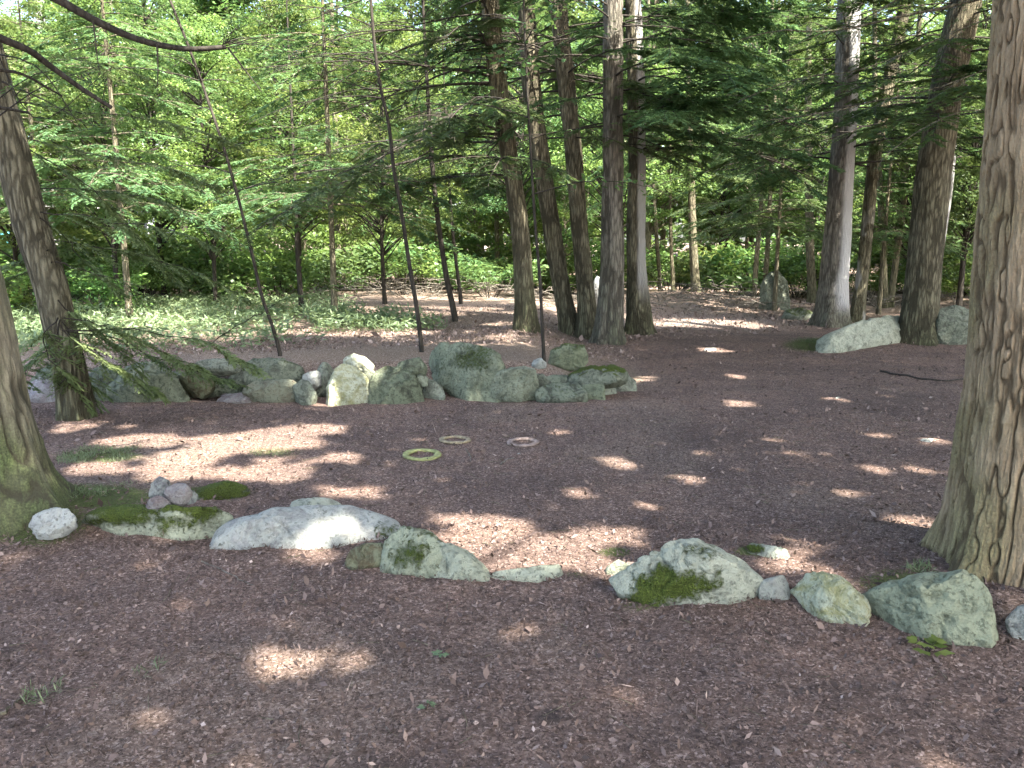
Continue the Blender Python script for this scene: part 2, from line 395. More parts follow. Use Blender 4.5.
# ------------------------------------------------------------------ vegetation builders
def spray(L_, mb, P, start=.15, spacing=.09, tw=.5, ls=.085, lw=.026, step=.035, tone=.5, tvar=.25, droop=.25, dens=1.0, twig_r=.0025):
    """flat needle spray along a branch polyline"""
    P = np.asarray(P, float)
    d = np.concatenate([[0], np.cumsum(np.linalg.norm(np.diff(P, axis=0), axis=1))]); Ln = d[-1]
    n = max(3, int(Ln * (1 - start) / spacing))
    s = np.sort(rand(n, start, 1.0)); side = np.where(np.arange(n) % 2 == 0, 1.0, -1.0)
    base = np.stack([np.interp(s * Ln, d, P[:, k]) for k in range(3)], 1)
    T = np.gradient(P, axis=0); tan = unit(np.stack([np.interp(s * Ln, d, T[:, k]) for k in range(3)], 1))
    lat = unit(np.cross(tan, np.array([0, 0, 1.0])))
    a = rand(n, .5, 1.1)[:, None]
    td = unit(tan * np.cos(a) + lat * side[:, None] * np.sin(a) + np.stack([rand(n, -.12, .12), rand(n, -.12, .12), rand(n, -.5, .2) * droop * 1.6], 1))
    tl = tw * (1.05 - .75 * s) * np.sqrt(np.clip((s - start) * 5 + .25, 0, 1)) * rand(n, .55, 1.2)
    m = max(3, int(tw / step))
    u = (np.arange(m) + .3) / m
    tt = tone + RNG.normal(size=n) * tvar * .6
    C = base[:, None] + td[:, None] * (u[None] * tl[:, None])[..., None]
    C[..., 2] -= (droop * .35 * (u[None] ** 2) * tl[:, None])
    for sd in (1, -1):
        k = rand((n, m)) < dens
        lat2 = unit(np.cross(td, np.array([0, 0, 1.0])))
        b = rand((n, m), .6, 1.1)[..., None]
        D = td[:, None] * np.cos(b) + lat2[:, None] * sd * np.sin(b) + RNG.normal(size=(n, m, 3)) * .12
        Nn = np.array([0, 0, 1.0]) + RNG.normal(size=(n, m, 3)) * .28
        L_.add(C[k], D[k], Nn[k], ls * rand(k.sum(), .6, 1.3), lw * rand(k.sum(), .7, 1.3), np.broadcast_to(tt[:, None], (n, m))[k] + RNG.normal(size=k.sum()) * tvar * .5)
    if mb is not None:
        tip = base + td * tl[:, None] * .95; tip[:, 2] -= droop * .3 * tl
        sdv = lat * twig_r + np.array([0, 0, twig_r * .5])
        V = np.concatenate([base - sdv, base + sdv, tip], 0)
        i = np.arange(n)
        mb.add(V, np.stack([i, i + n, i + 2 * n], 1))

def branch_path(base, az, length, rise, sag, n=9, wob=.05):
    t = np.linspace(0, 1, n)
    x = math.cos(az); y = math.sin(az)
    r = t * length
    w = np.cumsum(RNG.normal(size=n) * wob * length / n)
    P = np.stack([base[0] + x * r - y * w, base[1] + y * r + x * w, base[2] + rise * length * t - sag * length * t ** 2 + np.cumsum(RNG.normal(size=n) * wob * .5 * length / n)], 1)
    P[0] = base
    return P

def trunk_mesh(path, radii, seg=24, rings=60, furrow=.0, flare=.0, nscale=9.0, vscale=.14, seed=1, base_z=0.0, moss_fn=None, pale_fn=None, lobes=5):
    """tapered trunk with root flare and real bark furrows"""
    P = resample(path, rings)
    dd = np.concatenate([[0], np.cumsum(np.linalg.norm(np.diff(P, axis=0), axis=1))])
    pd = np.concatenate([[0], np.cumsum(np.linalg.norm(np.diff(np.asarray(path, float), axis=0), axis=1))])
    R = np.interp(dd / dd[-1], pd / pd[-1], radii)
    a = np.linspace(0, 2 * np.pi, seg, endpoint=False)
    H = (P[:, 2] - base_z)[:, None]
    rr = R[:, None] * np.ones((1, seg))
    ph = seed * 1.7
    root = .5 + .5 * np.cos(a * lobes + ph + .8 * np.sin(a * 2 + ph)); root = root[None] ** 2
    rr = rr * (1 + flare * np.exp(-np.clip(H, -.1, 9) / .28) * (.45 + .9 * root))
    cx, cy = np.cos(a)[None] * R[:, None] , np.sin(a)[None] * R[:, None]
    z = dd[:, None] + 0 * a[None]
    lump = fbm(cx * 3, cy * 3, z * 1.1, seed, 3)
    rr = rr + R[:, None] * .07 * lump
    fur = np.zeros_like(rr)
    if furrow > 0:
        wx = .9 * vnoise(cx * nscale * .7, cy * nscale * .7, z * nscale * .3, seed + 9)
        n1 = vnoise(cx * nscale + wx, cy * nscale + wx * .6, z * nscale * vscale, seed + 3) + .3 * vnoise(cx * nscale * 2.2, cy * nscale * 2.2 + wx, z * nscale * vscale * 3, seed + 4)
        n2 = vnoise(cx * nscale * 2.3 + wx, cy * nscale * 2.3, z * nscale * vscale * 2.2, seed + 5)
        fur = np.exp(-(n1 / .19) ** 2) + .2 * np.exp(-(n2 / .15) ** 2)
        plate = vnoise(cx * nscale * 5, cy * nscale * 5, z * nscale * 1.6, seed + 6)
        rr = rr - furrow * np.clip(fur, 0, 1.2) + furrow * .22 * plate + furrow * .12 * n1
    V = np.stack([P[:, 0][:, None] + rr * np.cos(a)[None], P[:, 1][:, None] + rr * np.sin(a)[None], P[:, 2][:, None] + 0 * a[None]], -1).reshape(-1, 3)
    i = np.arange(rings - 1)[:, None] * seg; j = np.arange(seg)[None]; k = (j + 1) % seg
    F = np.stack([i + j, i + k, i + seg + k, i + seg + j], -1).reshape(-1, 4)
    attrs = {'furrow': ('POINT', np.clip(fur, 0, 1).ravel())}
    ang = np.broadcast_to(a[None], rr.shape).ravel(); Hf = np.broadcast_to(H, rr.shape).ravel()
    if moss_fn: attrs['moss'] = ('POINT', np.clip(moss_fn(ang, Hf, V), 0, 1))
    if pale_fn: attrs['pale'] = ('POINT', np.clip(pale_fn(ang, Hf, V), 0, 1))
    return V, F, attrs, P, R

def px_path(pts, Y, top_z=None, dy=0.0):
    """trunk axis through pixels at distance Y (dy = lean in depth per metre of height)"""
    out = []
    for (px, py) in pts:
        p = at(px, py, Y); p = at(px, py, Y + dy * max(0, p[2])); out.append(p)
    if top_z is not None:
        d = out[-1] - out[-2]; d = d / d[2]
        z = out[-1][2]
        d = d * .6 + np.array([0, 0, .4]); d = d / d[2]
        out.append(out[-1] + d * (top_z - z))
    return np.array(out)

def hemlock_crown(path, z0, z1, nb, len0, len1, tone=.4, az=None, L_=None, mb=None, dens=1.0, ls=.085, lw=.03, spacing=.1, tw=.55, step=.04, rise=(.0, .25), sag=(.15, .45)):
    L_ = L_ or Leaves(); mb = mb or MB()
    path = np.asarray(path); zz = np.sort(RNG.uniform(z0, z1, nb)); phi = RNG.uniform(0, 6.28)
    for i, z in enumerate(zz):
        base = np.array([np.interp(z, path[:, 2], path[:, 0]), np.interp(z, path[:, 2], path[:, 1]), z])
        phi += 2.4 + RNG.normal() * .4
        f = (z - z0) / max(.1, z1 - z0)
        Ln = (len0 + (len1 - len0) * f) * RNG.uniform(.65, 1.2)
        ph = phi if az is None else az[0] + RNG.uniform(-az[1], az[1])
        B = branch_path(base, ph, Ln, RNG.uniform(*rise), RNG.uniform(*sag))
        r0 = .006 + .005 * Ln
        mb.tube(B, np.linspace(r0, .003, len(B)), 5)
        t = tone + RNG.normal() * .15
        spray(L_, mb, B, .18, spacing, tw * min(1, .4 + Ln * .3), ls, lw, step, t, .22, .3, dens)
        # forks
        for q in range(int(Ln > 1.2) + int(Ln > 2)):
            s = RNG.integers(3, 6); b2 = B[s]
            B2 = branch_path(b2, ph + random.choice((-1, 1)) * RNG.uniform(.4, .8), Ln * .55, 0.05, .3, 7)
            mb.tube(B2, np.linspace(r0 * .5, .002, len(B2)), 4)
            spray(L_, mb, B2, .1, spacing, tw * .75, ls, lw, step, t, .22, .3, dens)
    return L_, mb

def broad_crown(h0, h1, radius, nclump, per, leaf, tone=.5, flat=.35, shape='round', L_=None, mb=None, trunk_r=.05):
    """broadleaf crown around z axis at origin: limbs carrying flat layered leaf clumps"""
    L_ = L_ or Leaves(); mb = mb or MB()
    for i in range(nclump):
        f = RNG.uniform(0, 1) ** .9
        z = h0 + (h1 - h0) * f
        prof = math.sin(math.pi * min(.97, .18 + .75 * f)) if shape == 'round' else (1 - .8 * f)
        a = RNG.uniform(0, 6.28); r = radius * prof * math.sqrt(RNG.uniform(.08, 1))
        c = np.array([r * math.cos(a), r * math.sin(a), z])
        zb = max(h0 * .55, z - r * RNG.uniform(.3, .7) - .2)
        Bp = np.array([[0, 0, zb], [c[0] * .5, c[1] * .5, (zb + z) / 2 + .1 * r], c])
        Bp = resample(Bp, 6); mb.tube(Bp, np.linspace(trunk_r * .3 + .006, .004, 6), 4)
        cr = RNG.uniform(.35, .75) * (radius / 2.2) ** .6
        n = int(per * RNG.uniform(.6, 1.3))
        v = rdir(n) * (rand(n) ** .45)[:, None] * cr; v[:, 2] *= flat
        v[:, 2] -= .25 * (v[:, 0] ** 2 + v[:, 1] ** 2) / cr
        out = np.array([math.cos(a), math.sin(a), 0])
        D = out * .7 + RNG.normal(size=(n, 3)) * np.array([.7, .7, .3]); D[:, 2] -= .25
        Nn = np.array([0, 0, 1.0]) + RNG.normal(size=(n, 3)) * .45
        t = tone + RNG.normal() * .2
        L_.add(c + v, D, Nn, leaf * rand(n, .6, 1.35), leaf * .58 * rand(n, .7, 1.2), t + RNG.normal(size=n) * .16)
    return L_, mb

# ------------------------------------------------------------------ ground sheet
def axis(lo, hi, near0, near1, s0, g):
    v = [near0]
    while v[-1] < hi:
        d = max(0, v[-1] - near1); v.append(v[-1] + max(s0, s0 + g * d))
    w = [near0]
    while w[-1] > lo: w.append(w[-1] - max(s0, s0 + g * (near0 - w[-1])))
    return np.array(w[:0:-1] + v)
# ------------------------------------------------------------------ stones
def poly_radius(pts, c, th):
    p = np.asarray(pts, float) - c
    q = np.roll(p, -1, 0); out = np.zeros(len(th))
    dx, dz = np.cos(th), np.sin(th)
    best = np.zeros(len(th))
    for a, b in zip(p, q):
        e = b - a
        den = dx * e[1] - dz * e[0]
        den = np.where(np.abs(den) < 1e-12, 1e-12, den)
        t = (a[0] * e[1] - a[1] * e[0]) / den
        u = (a[0] * dz - a[1] * dx) / den
        ok = (t > 0) & (u >= -1e-6) & (u <= 1 + 1e-6)
        best = np.where(ok & (t > best), t, best)
    return np.where(best <= 0, np.median(best[best > 0]) if (best > 0).any() else .1, best)

WR_ = 'stones of the low dry stone wall'
_ico = {}
FOOT = []
def ico(k):
    if k not in _ico:
        bm = bmesh.new(); bmesh.ops.create_icosphere(bm, subdivisions=k, radius=1)
        bm.verts.ensure_lookup_table()
        _ico[k] = (np.array([v.co[:] for v in bm.verts]), np.array([[v.index for v in f.verts] for f in bm.faces])); bm.free()
    return _ico[k]

def stone(name, pts, mat, label, depth=.6, group=None, moss=0.0, spots=(), Y=None, sub=5, sharp=.5, rough=1.0, seed=None, cat="stone", sink=0.34, ez=.5, bury=None):
    seed = seed if seed is not None else (abs(hash(label)) % 1000 if False else sum(ord(c) for c in label) % 997)
    r_ = np.random.default_rng(seed)
    pts = np.asarray(pts, float); pts = pts.mean(0) + (pts - pts.mean(0)) * (1.12 if group == WR_ else 1.09)
    fixed = Y is not None
    if Y is None:
        b = pts[np.argmax(pts[:, 1])]; Y = gp(b[0], min(b[1], 760))[1]
    w = (pts[:, 0].max() - pts[:, 0].min()) / FPX * Y; h = (pts[:, 1].max() - pts[:, 1].min()) / FPX * Y
    dpt = depth * (w * h) ** .5 if depth < 3 else depth - 3
    x0_, x1_ = pts[:, 0].min(), pts[:, 0].max(); sl = 0.0; Yp = Y + dpt * sink
    if sink > 0 and not fixed:
        lf = pts[pts[:, 0] < x0_ + .3 * (x1_ - x0_)]; rt = pts[pts[:, 0] > x1_ - .3 * (x1_ - x0_)]
        A_ = lf[np.argmax(lf[:, 1])]; B_ = rt[np.argmax(rt[:, 1])]
        gA, gB = gp(A_[0], min(A_[1], 760)), gp(B_[0], min(B_[1], 760))
        sl = float(np.clip((gB[1] - gA[1]) / max(.05, gB[0] - gA[0]), -.9, .9)) * .85
    nrm = np.array([-sl, 1.0]) / math.hypot(1, sl); tng = np.array([nrm[1], -nrm[0]])
    p0 = np.array([(pts[:, 0].mean() - 512) / FPX * (Y * CP + .27), Y])
    if sl: p0 = (gA[:2] + gB[:2]) / 2; p0 = p0 + nrm * max(-.06, min(.0, Y - p0[1])) * .5
    p0 = p0 + nrm * dpt * sink
    if bury or (bury is None and sink > 0 and not fixed):
        hh_ = pts[:, 1].max() - pts[:, 1].min(); pts = pts.copy(); low = pts[:, 1] > pts[:, 1].min() + .62 * hh_; pts[low, 1] += .3 * hh_
    W = []
    for q_ in pts:
        d_ = ray(q_[0], q_[1]); W.append(CAM + d_ * (((p0 - CAM[:2]) @ nrm) / (d_[:2] @ nrm)))
    W = np.array(W); W = np.column_stack([(W[:, :2] - p0) @ tng, np.zeros(len(W)), W[:, 2]])
    P2 = W[:, [0, 2]]
    # area centroid
    q = np.roll(P2, -1, 0); cr = P2[:, 0] * q[:, 1] - q[:, 0] * P2[:, 1]; A = cr.sum() / 2
    c = np.array([((P2[:, 0] + q[:, 0]) * cr).sum(), ((P2[:, 1] + q[:, 1]) * cr).sum()]) / (6 * A)
    D, F = ico(sub)
    th = np.arctan2(D[:, 2], D[:, 0]); rr = poly_radius(P2, c, th)
    # soften the outline a little
    m = np.hypot(D[:, 0], D[:, 2])
    if group == WR_: ez = .36
    lat = m ** ez; dy = np.sign(D[:, 1]) * np.abs(D[:, 1]) ** .65
    p = np.stack([rr * np.cos(th) * lat, dy * dpt * .5, rr * np.sin(th) * lat], 1)
    size = np.array([w * .5, dpt * .5, h * .5])
    # chipped planes
    for k in range(26):
        n = unit(r_.normal(size=3) * np.array([1, 1.5, 1])); n[1] = -abs(n[1]) if r_.random() < .8 else n[1]
        f = abs(n[1]); q = p / size; d = q @ n; dm = d.max()
        o = dm * (r_.uniform(.55, .80) if f > .6 else r_.uniform(.93, 1.0))
        p = p - (np.clip(d - o, 0, None) * min(1, .7 + sharp * .6))[:, None] * n[None] * size
    sc = (w * h) ** .5
    nd = unit(D * np.array([1, .8, 1]))
    f1 = fbm(p[:, 0] * 2.2 / sc + seed, p[:, 1] * 2.2 / sc, p[:, 2] * 2.2 / sc, seed, 3)
    f2 = fbm(p[:, 0] * 7 / sc + seed, p[:, 1] * 7 / sc, p[:, 2] * 9 / sc, seed + 7, 5)
    ck = np.exp(-(fbm(p[:, 0] * 2.6 / sc, p[:, 1] * 2.6 / sc + seed, p[:, 2] * 4.5 / sc + .3 * p[:, 0] / sc, seed + 13, 3) / .05) ** 2)
    rid = 1 - np.abs(fbm(p[:, 0] * 3.5 / sc, p[:, 1] * 3.5 / sc + seed, p[:, 2] * 5 / sc, seed + 3, 3)) * 2.2
    p = p + nd * (rough * sc * (.03 * f1 + .024 * f2 + .018 * rid - .04 * ck))[:, None]
    p = np.column_stack([p[:, 0] * tng[0] + p[:, 1] * nrm[0], p[:, 0] * tng[1] + p[:, 1] * nrm[1], p[:, 2]])
    ctr = p0 + tng * c[0]; loc = np.array([ctr[0], ctr[1], c[1]])
    Wp = p + loc
    if sink > 0 and not fixed: FOOT.append((ctr[0], ctr[1], w * .5, dpt * .5, tng[0], tng[1]))
    # normals for the moss mask
    a, b, d = p[F[:, 0]], p[F[:, 1]], p[F[:, 2]]; fn = np.cross(b - a, d - a)
    vn = np.zeros_like(p)
    for k in range(3): np.add.at(vn, F[:, k], fn)
    vn = unit(vn)
    mo = np.zeros(len(p))
    if moss > 0:
        mo = np.clip(sstep(.35, .9, vn[:, 2] + .35 * f2) * moss + (moss - .6) * .3, 0, 1) * sstep(-.9, .3, p[:, 2] / (h * .5) + f1)
    if spots:
        ppx, ppy, _ = project(Wp)
        for (sx, sy, rx, ry, am) in spots:
            mo = np.maximum(mo, am * np.exp(-((((ppx - sx) / rx) ** 2 + ((ppy - sy) / ry) ** 2) * (1 + 1.3 * np.clip(f1 + f2, -.6, 1.5))) ** 1.5))
    p = p + vn * (mo * (.010 + .012 * vnoise(Wp[:, 0] * 40, Wp[:, 1] * 40, Wp[:, 2] * 40, 3)))[:, None]
    me = mesh_np(name, p, [F], {'moss': ('POINT', mo)})
    o = link(name, me, M[mat], loc=loc)
    return tag(o, label, cat, group)

FR = "boulders edging the mulch clearing in front"
stone("white_stone", [(30, 526), (34, 516), (48, 511), (66, 511), (73, 518), (73, 529), (62, 536), (40, 538)], 'stone_white', "small whitish round stone beside the mossy base of the near left trunk", .8, FR, Y=gp(50, 537)[1] - .12)
stone("mossy_boulder", [(81, 526), (90, 516), (107, 511), (142, 509), (165, 504), (191, 499), (212, 499), (221, 509), (222, 525), (205, 539), (186, 547), (154, 543), (118, 539), (90, 537)], 'stone_green',
      "flat boulder with thick green moss carrying a little pile of rocks", .75, FR, .8, [(120, 516, 34, 11, .95), (200, 508, 24, 12, .95), (170, 522, 18, 8, .8)], sharp=.8, cat="boulder")
stone("moss_covered_stone", [(195, 499), (205, 491), (225, 486), (245, 489), (249, 495), (235, 501), (210, 503)], 'stone_dark', "low stone almost buried under moss behind the rock pile boulder", 1.2, FR, 1.0, [(225, 492, 30, 10, 1)], sub=4)
stone("pale_slab", [(214, 553), (214, 541), (226, 530), (248, 521), (274, 516), (310, 516), (348, 517), (378, 524), (396, 531), (388, 547), (350, 549), (308, 550), (267, 552), (233, 559)], 'stone_white',
      "long pale whitish slab lying along the clearing edge", 3.55, FR, 0, [(222, 540, 8, 10, .25), (385, 532, 12, 8, .6)], sharp=.5, cat="boulder")
stone("flat_green_stone", [(287, 514), (292, 503), (312, 501), (335, 504), (345, 514), (330, 518)], 'stone_green', "low green stone peeking out behind the long pale slab", 1.0, FR, .3, sub=4)
stone("low_stone", [(344, 571), (350, 552), (366, 547), (384, 547), (386, 573), (368, 573)], 'stone_brown', "low olive stone tucked under the right end of the pale slab", .9, FR, .35, sub=4)
stone("mossy_angular_stone", [(381, 566), (385, 546), (397, 532), (419, 536), (437, 552), (441, 566), (432, 584), (412, 578), (392, 572)], 'stone_green',
      "angular stone dark with moss between the olive stone and the triangular one", .9, FR, .5, [(408, 556, 20, 14, .65)], sharp=.9)
stone("triangular_stone", [(433, 585), (436, 562), (428, 545), (444, 546), (470, 559), (499, 577), (495, 586), (460, 586)], 'stone_green', "grey green triangular stone with a long sloping ridge", .9, FR, .12, sharp=.8)
stone("flat_slab", [(484, 585), (491, 573), (520, 566), (558, 566), (564, 580), (554, 587), (520, 588)], 'stone_green', "flat green slab ending the left run of edging stones at bare ground", .9, FR, .12, sub=4)
stone("mossy_ridge_boulder", [(617, 580), (622, 562), (634, 548), (656, 542), (697, 547), (721, 557), (744, 570), (757, 584), (748, 597), (738, 607), (697, 610), (665, 615), (642, 606), (636, 590)], 'stone_green',
      "broad humped boulder with bright moss low on its front", .8, FR, .15, [(672, 586, 46, 20, .95), (648, 600, 30, 12, .9), (700, 552, 24, 9, .5)], sharp=.7, cat="boulder", sub=6, seed=41)
stone("pointed_stone", [(603, 581), (609, 570), (620, 562), (634, 569), (637, 577), (620, 583)], 'stone_green', "small pointed stone leaning on the humped boulder", .9, FR, .1, sub=4)
stone("small_pale_stone", [(759, 585), (770, 581), (786, 578), (790, 590), (783, 606), (767, 606), (762, 598)], 'stone_white', "small pale chunk wedged between humped boulder and yellow lichen boulder", .8, FR, 0, sub=4)
stone("yellow_lichen_boulder", [(782, 580), (791, 575), (817, 577), (838, 582), (855, 596), (865, 612), (865, 632), (852, 638), (829, 626), (806, 608), (788, 594)], 'stone_yellow',
      "boulder coated in yellow lichen, sloping down to the right", .7, FR, 0, sharp=.6, cat="boulder")
stone("sunlit_stone", [(745, 556), (752, 546), (770, 543), (785, 551), (794, 563), (776, 562)], 'stone_green', "stone with moss on one end lying behind the yellow lichen boulder", 1.0, FR, .2, [(753, 549, 16, 6, 1)], sub=4)
stone("large_edge_boulder", [(861, 602), (887, 590), (910, 582), (934, 583), (960, 577), (976, 586), (988, 605), (991, 627), (998, 650), (981, 657), (957, 652), (934, 643), (899, 632), (868, 626)], 'stone_green',
      "large wedge shaped grey green boulder at the foot of the near right trunk", .7, FR, .08, sharp=.8, cat="boulder", sub=6, seed=77)
stone("cut_off_stone", [(1008, 624), (1022, 610), (1045, 610), (1056, 628), (1050, 646), (1025, 653), (1018, 642)], 'stone_white', "pale grey stone right of the wedge boulder under the near right trunk", .8, FR, 0, sub=4)

WR = "stones of the low dry stone wall"
Yw = gp(400, 403)[1]
ws = [
 ("wall_stone", [(24, 402), (28, 384), (38, 376), (54, 380), (58, 394), (54, 404)], 'stone_pink', "pinkish grey wall stone at the far left end", .9, 0),
 ("cap_stone", [(36, 381), (38, 371), (52, 366), (70, 368), (74, 377), (60, 384)], 'stone_dark', "dark cap stone just left of the leaning left trunk", .9, .2),
 ("wall_stone", [(84, 400), (86, 378), (98, 367), (113, 369), (117, 385), (114, 402)], 'stone_dark', "dark wall stone between the leaning trunk and the arched boulder", .9, .3),
 ("arched_boulder", [(117, 403), (113, 387), (122, 371), (144, 365), (165, 366), (178, 379), (184, 400), (173, 404), (150, 400), (132, 402)], 'stone_wall', "wide grey arched boulder under drooping hemlock sprays", .8, .3),
 ("wall_stone", [(177, 388), (184, 374), (196, 371), (211, 379), (212, 390), (205, 397), (190, 397)], 'stone_brown', "rust brown squarish wall stone right of the arched boulder", .9, .2),
 ("cap_stone", [(192, 371), (200, 362), (222, 360), (237, 364), (238, 373), (220, 377), (205, 377)], 'stone_dark', "thin dark slab lying on top near the rust brown stone", .9, .25),
 ("wedge_stone", [(212, 398), (214, 384), (219, 378), (229, 384), (233, 394), (228, 398)], 'stone_pink', "small pale grey triangular stone wedged below the thin dark slab", .8, 0),
 ("cap_stone", [(229, 383), (238, 368), (252, 362), (280, 361), (296, 368), (301, 377), (290, 383), (262, 385), (245, 386)], 'stone_dark', "long mossy cap slab beneath the leaning sapling", .8, .45),
 ("wall_stone", [(247, 400), (246, 388), (254, 383), (285, 382), (294, 386), (294, 401), (285, 405), (258, 404)], 'stone_brown', "olive brown oblong stone under the long mossy cap slab", .8, .2),
 ("low_wall_stone", [(213, 404), (222, 396), (240, 394), (248, 399), (250, 405)], 'stone_pink', "low grey stone sunk at the wall foot beneath the small triangular stone", 1.0, 0),
 ("wall_stone", [(294, 404), (294, 386), (300, 380), (308, 382), (312, 394), (309, 406)], 'stone_dark', "small dark upright stone right of the olive brown oblong", .9, .1),
 ("pale_wall_stone", [(301, 388), (303, 376), (312, 371), (320, 374), (319, 386), (312, 391)], 'stone_white', "small bright sunlit stone atop the dark upright one", .9, 0),
 ("leaning_slab", [(317, 402), (319, 378), (325, 365), (339, 364), (339, 376), (331, 392), (328, 406)], 'stone_wall', "narrow grey slab leaning against the bright standing stone", .9, .1),
 ("standing_stone", [(327, 407), (331, 388), (338, 371), (347, 366), (357, 368), (364, 376), (371, 389), (371, 399), (361, 404), (346, 409)], 'stone_yellow', "brightest cream standing stone in the wall", .75, 0),
 ("cap_stone", [(343, 368), (346, 358), (353, 355), (363, 358), (372, 366), (371, 373), (364, 373), (357, 369)], 'stone_yellow', "rounded cream cap on top of the standing stone", .9, .1),
 ("wall_stone", [(364, 383), (364, 374), (370, 370), (375, 373), (374, 382), (369, 385)], 'stone_wall', "tiny light grey stone beside the cream cap", .9, 0),
 ("wall_boulder", [(373, 403), (374, 378), (384, 369), (398, 370), (412, 378), (421, 392), (424, 404), (400, 406)], 'stone_dark', "dark greenish boulder just right of the standing stone", .8, .4),
 ("cap_stone", [(393, 374), (400, 364), (418, 359), (425, 368), (424, 376), (410, 378)], 'stone_dark', "dark capstone beside the second sapling", .9, .4),
 ("wall_stone", [(421, 392), (424, 384), (434, 385), (443, 396), (442, 405), (430, 405)], 'stone_wall', "pale little stone leaning at the foot of the biggest wall boulder", .8, 0),
 ("wedge_stone", [(413, 382), (419, 375), (427, 378), (427, 386), (419, 387)], 'stone_wall', "tiny wedge stone between dark capstone and biggest boulder", .9, 0),
 ("large_wall_boulder", [(424, 374), (430, 354), (445, 347), (470, 346), (484, 351), (495, 365), (496, 385), (493, 403), (470, 405), (450, 404), (438, 392), (428, 383)], 'stone_wall', "biggest boulder of the wall with a dark moss patch", .7, .35),
 ("wall_boulder", [(495, 402), (495, 380), (501, 372), (522, 369), (534, 372), (537, 388), (536, 403), (515, 405)], 'stone_wall', "square green grey block right of the biggest boulder", .8, .1),
 ("low_wall_stone", [(538, 404), (540, 389), (556, 385), (578, 387), (587, 396), (584, 405), (560, 406)], 'stone_dark', "low dark green stone between the square block and the flat mossy slab", .9, .4),
 ("flat_slab", [(566, 386), (574, 375), (590, 369), (612, 368), (626, 374), (622, 388), (596, 392)], 'stone_dark', "flat slab with a moss top near the wall's right end", 1.2, .95),
 ("wall_stone", [(575, 390), (586, 385), (600, 386), (602, 396), (594, 402), (582, 398)], 'stone_wall', "pale green stone in front of the flat mossy slab", .8, .05),
 ("wall_stone", [(601, 395), (604, 386), (613, 385), (617, 392), (612, 398), (604, 399)], 'stone_wall', "small grey chunk between pale green stone and end stone", .8, 0),
 ("end_stone", [(611, 386), (618, 372), (632, 368), (636, 376), (633, 392), (624, 397), (616, 392)], 'stone_wall', "upright end stone closing the wall on the right", .8, .05),
 ("mossy_stone", [(549, 368), (553, 352), (566, 346), (582, 348), (587, 360), (582, 369), (565, 371)], 'stone_wall', "mossy stone behind the wall in front of the trunk clump", .8, .6),
 ("pale_wall_stone", [(531, 371), (534, 361), (541, 359), (546, 364), (544, 372)], 'stone_white', "small whitish stone left of the mossy stone behind the wall", .8, 0),
]
for nm, pts, mt, lab, dp, ms in ws:
    yy = None
    b = max(p[1] for p in pts)
    if b < 398 and nm not in ("end_stone",): yy = Yw + .05          # carried by the stones below
    if "behind the wall" in lab: yy = gp(565, 371)[1] if nm == "mossy_stone" else gp(538, 372)[1]
    if "arched" in nm or nm == "large_wall_boulder": ms_sp = [(470, 360, 30, 14, .55)]
    else: ms_sp = ()
    stone(nm, pts, mt, lab, dp, WR, ms, ms_sp, Y=yy, sub=5 if nm in ("large_wall_boulder", "standing_stone", "arched_boulder", "wall_boulder") else 4, sharp=.7, rough=1.1)

rw = random.Random(3)
for fx in (45, 78, 112, 176, 208, 240, 270, 305, 330, 372, 395, 418, 498, 532, 560):
    hw, hh2 = rw.uniform(17, 24), rw.uniform(9, 13); cyy = 386 + rw.uniform(-3, 5)
    stone("filler_stone", [(fx - hw, cyy + hh2), (fx - hw * .9, cyy - hh2 * .6), (fx - hw * .3, cyy - hh2), (fx + hw * .5, cyy - hh2 * .9), (fx + hw, cyy - hh2 * .2), (fx + hw * .9, cyy + hh2)], 'stone_dark', "dark filler stone seen in the gaps between the face stones of the low wall", .9, WR, .1, Y=Yw + .2, sub=4, sharp=.9, seed=int(fx))
BK = "boulders at the far edge of the clearing"
stone("far_boulder", [(816, 358), (834, 336), (850, 325), (878, 315), (905, 312), (912, 322), (908, 341), (872, 348), (842, 354)], 'stone_green', "broad pale green boulder left of the wide brown trunk", .8, BK, .15, cat="boulder")
stone("far_boulder", [(935, 344), (934, 322), (942, 312), (958, 307), (972, 310), (980, 326), (978, 344)], 'stone_dark', "dark round boulder with whitish top between two right trunks", .8, BK, .2, cat="boulder")
stone("far_boulder", [(759, 309), (762, 284), (770, 274), (779, 272), (787, 282), (790, 310)], 'stone_dark', "tall greenish boulder at the end of the path", .8, BK, .3, cat="boulder")
stone("far_boulder", [(781, 320), (786, 311), (800, 308), (812, 312), (814, 321)], 'stone_dark', "low mossy boulder just right of the tall greenish one", .9, BK, .6, sub=4, cat="boulder")
stone("far_boulder", [(592, 307), (594, 283), (597, 277), (602, 280), (604, 300), (600, 309)], 'stone_grey', "narrow pale grey stone glimpsed between the clumped trunks", .9, BK, 0, Y=19.5, sub=4, cat="boulder")

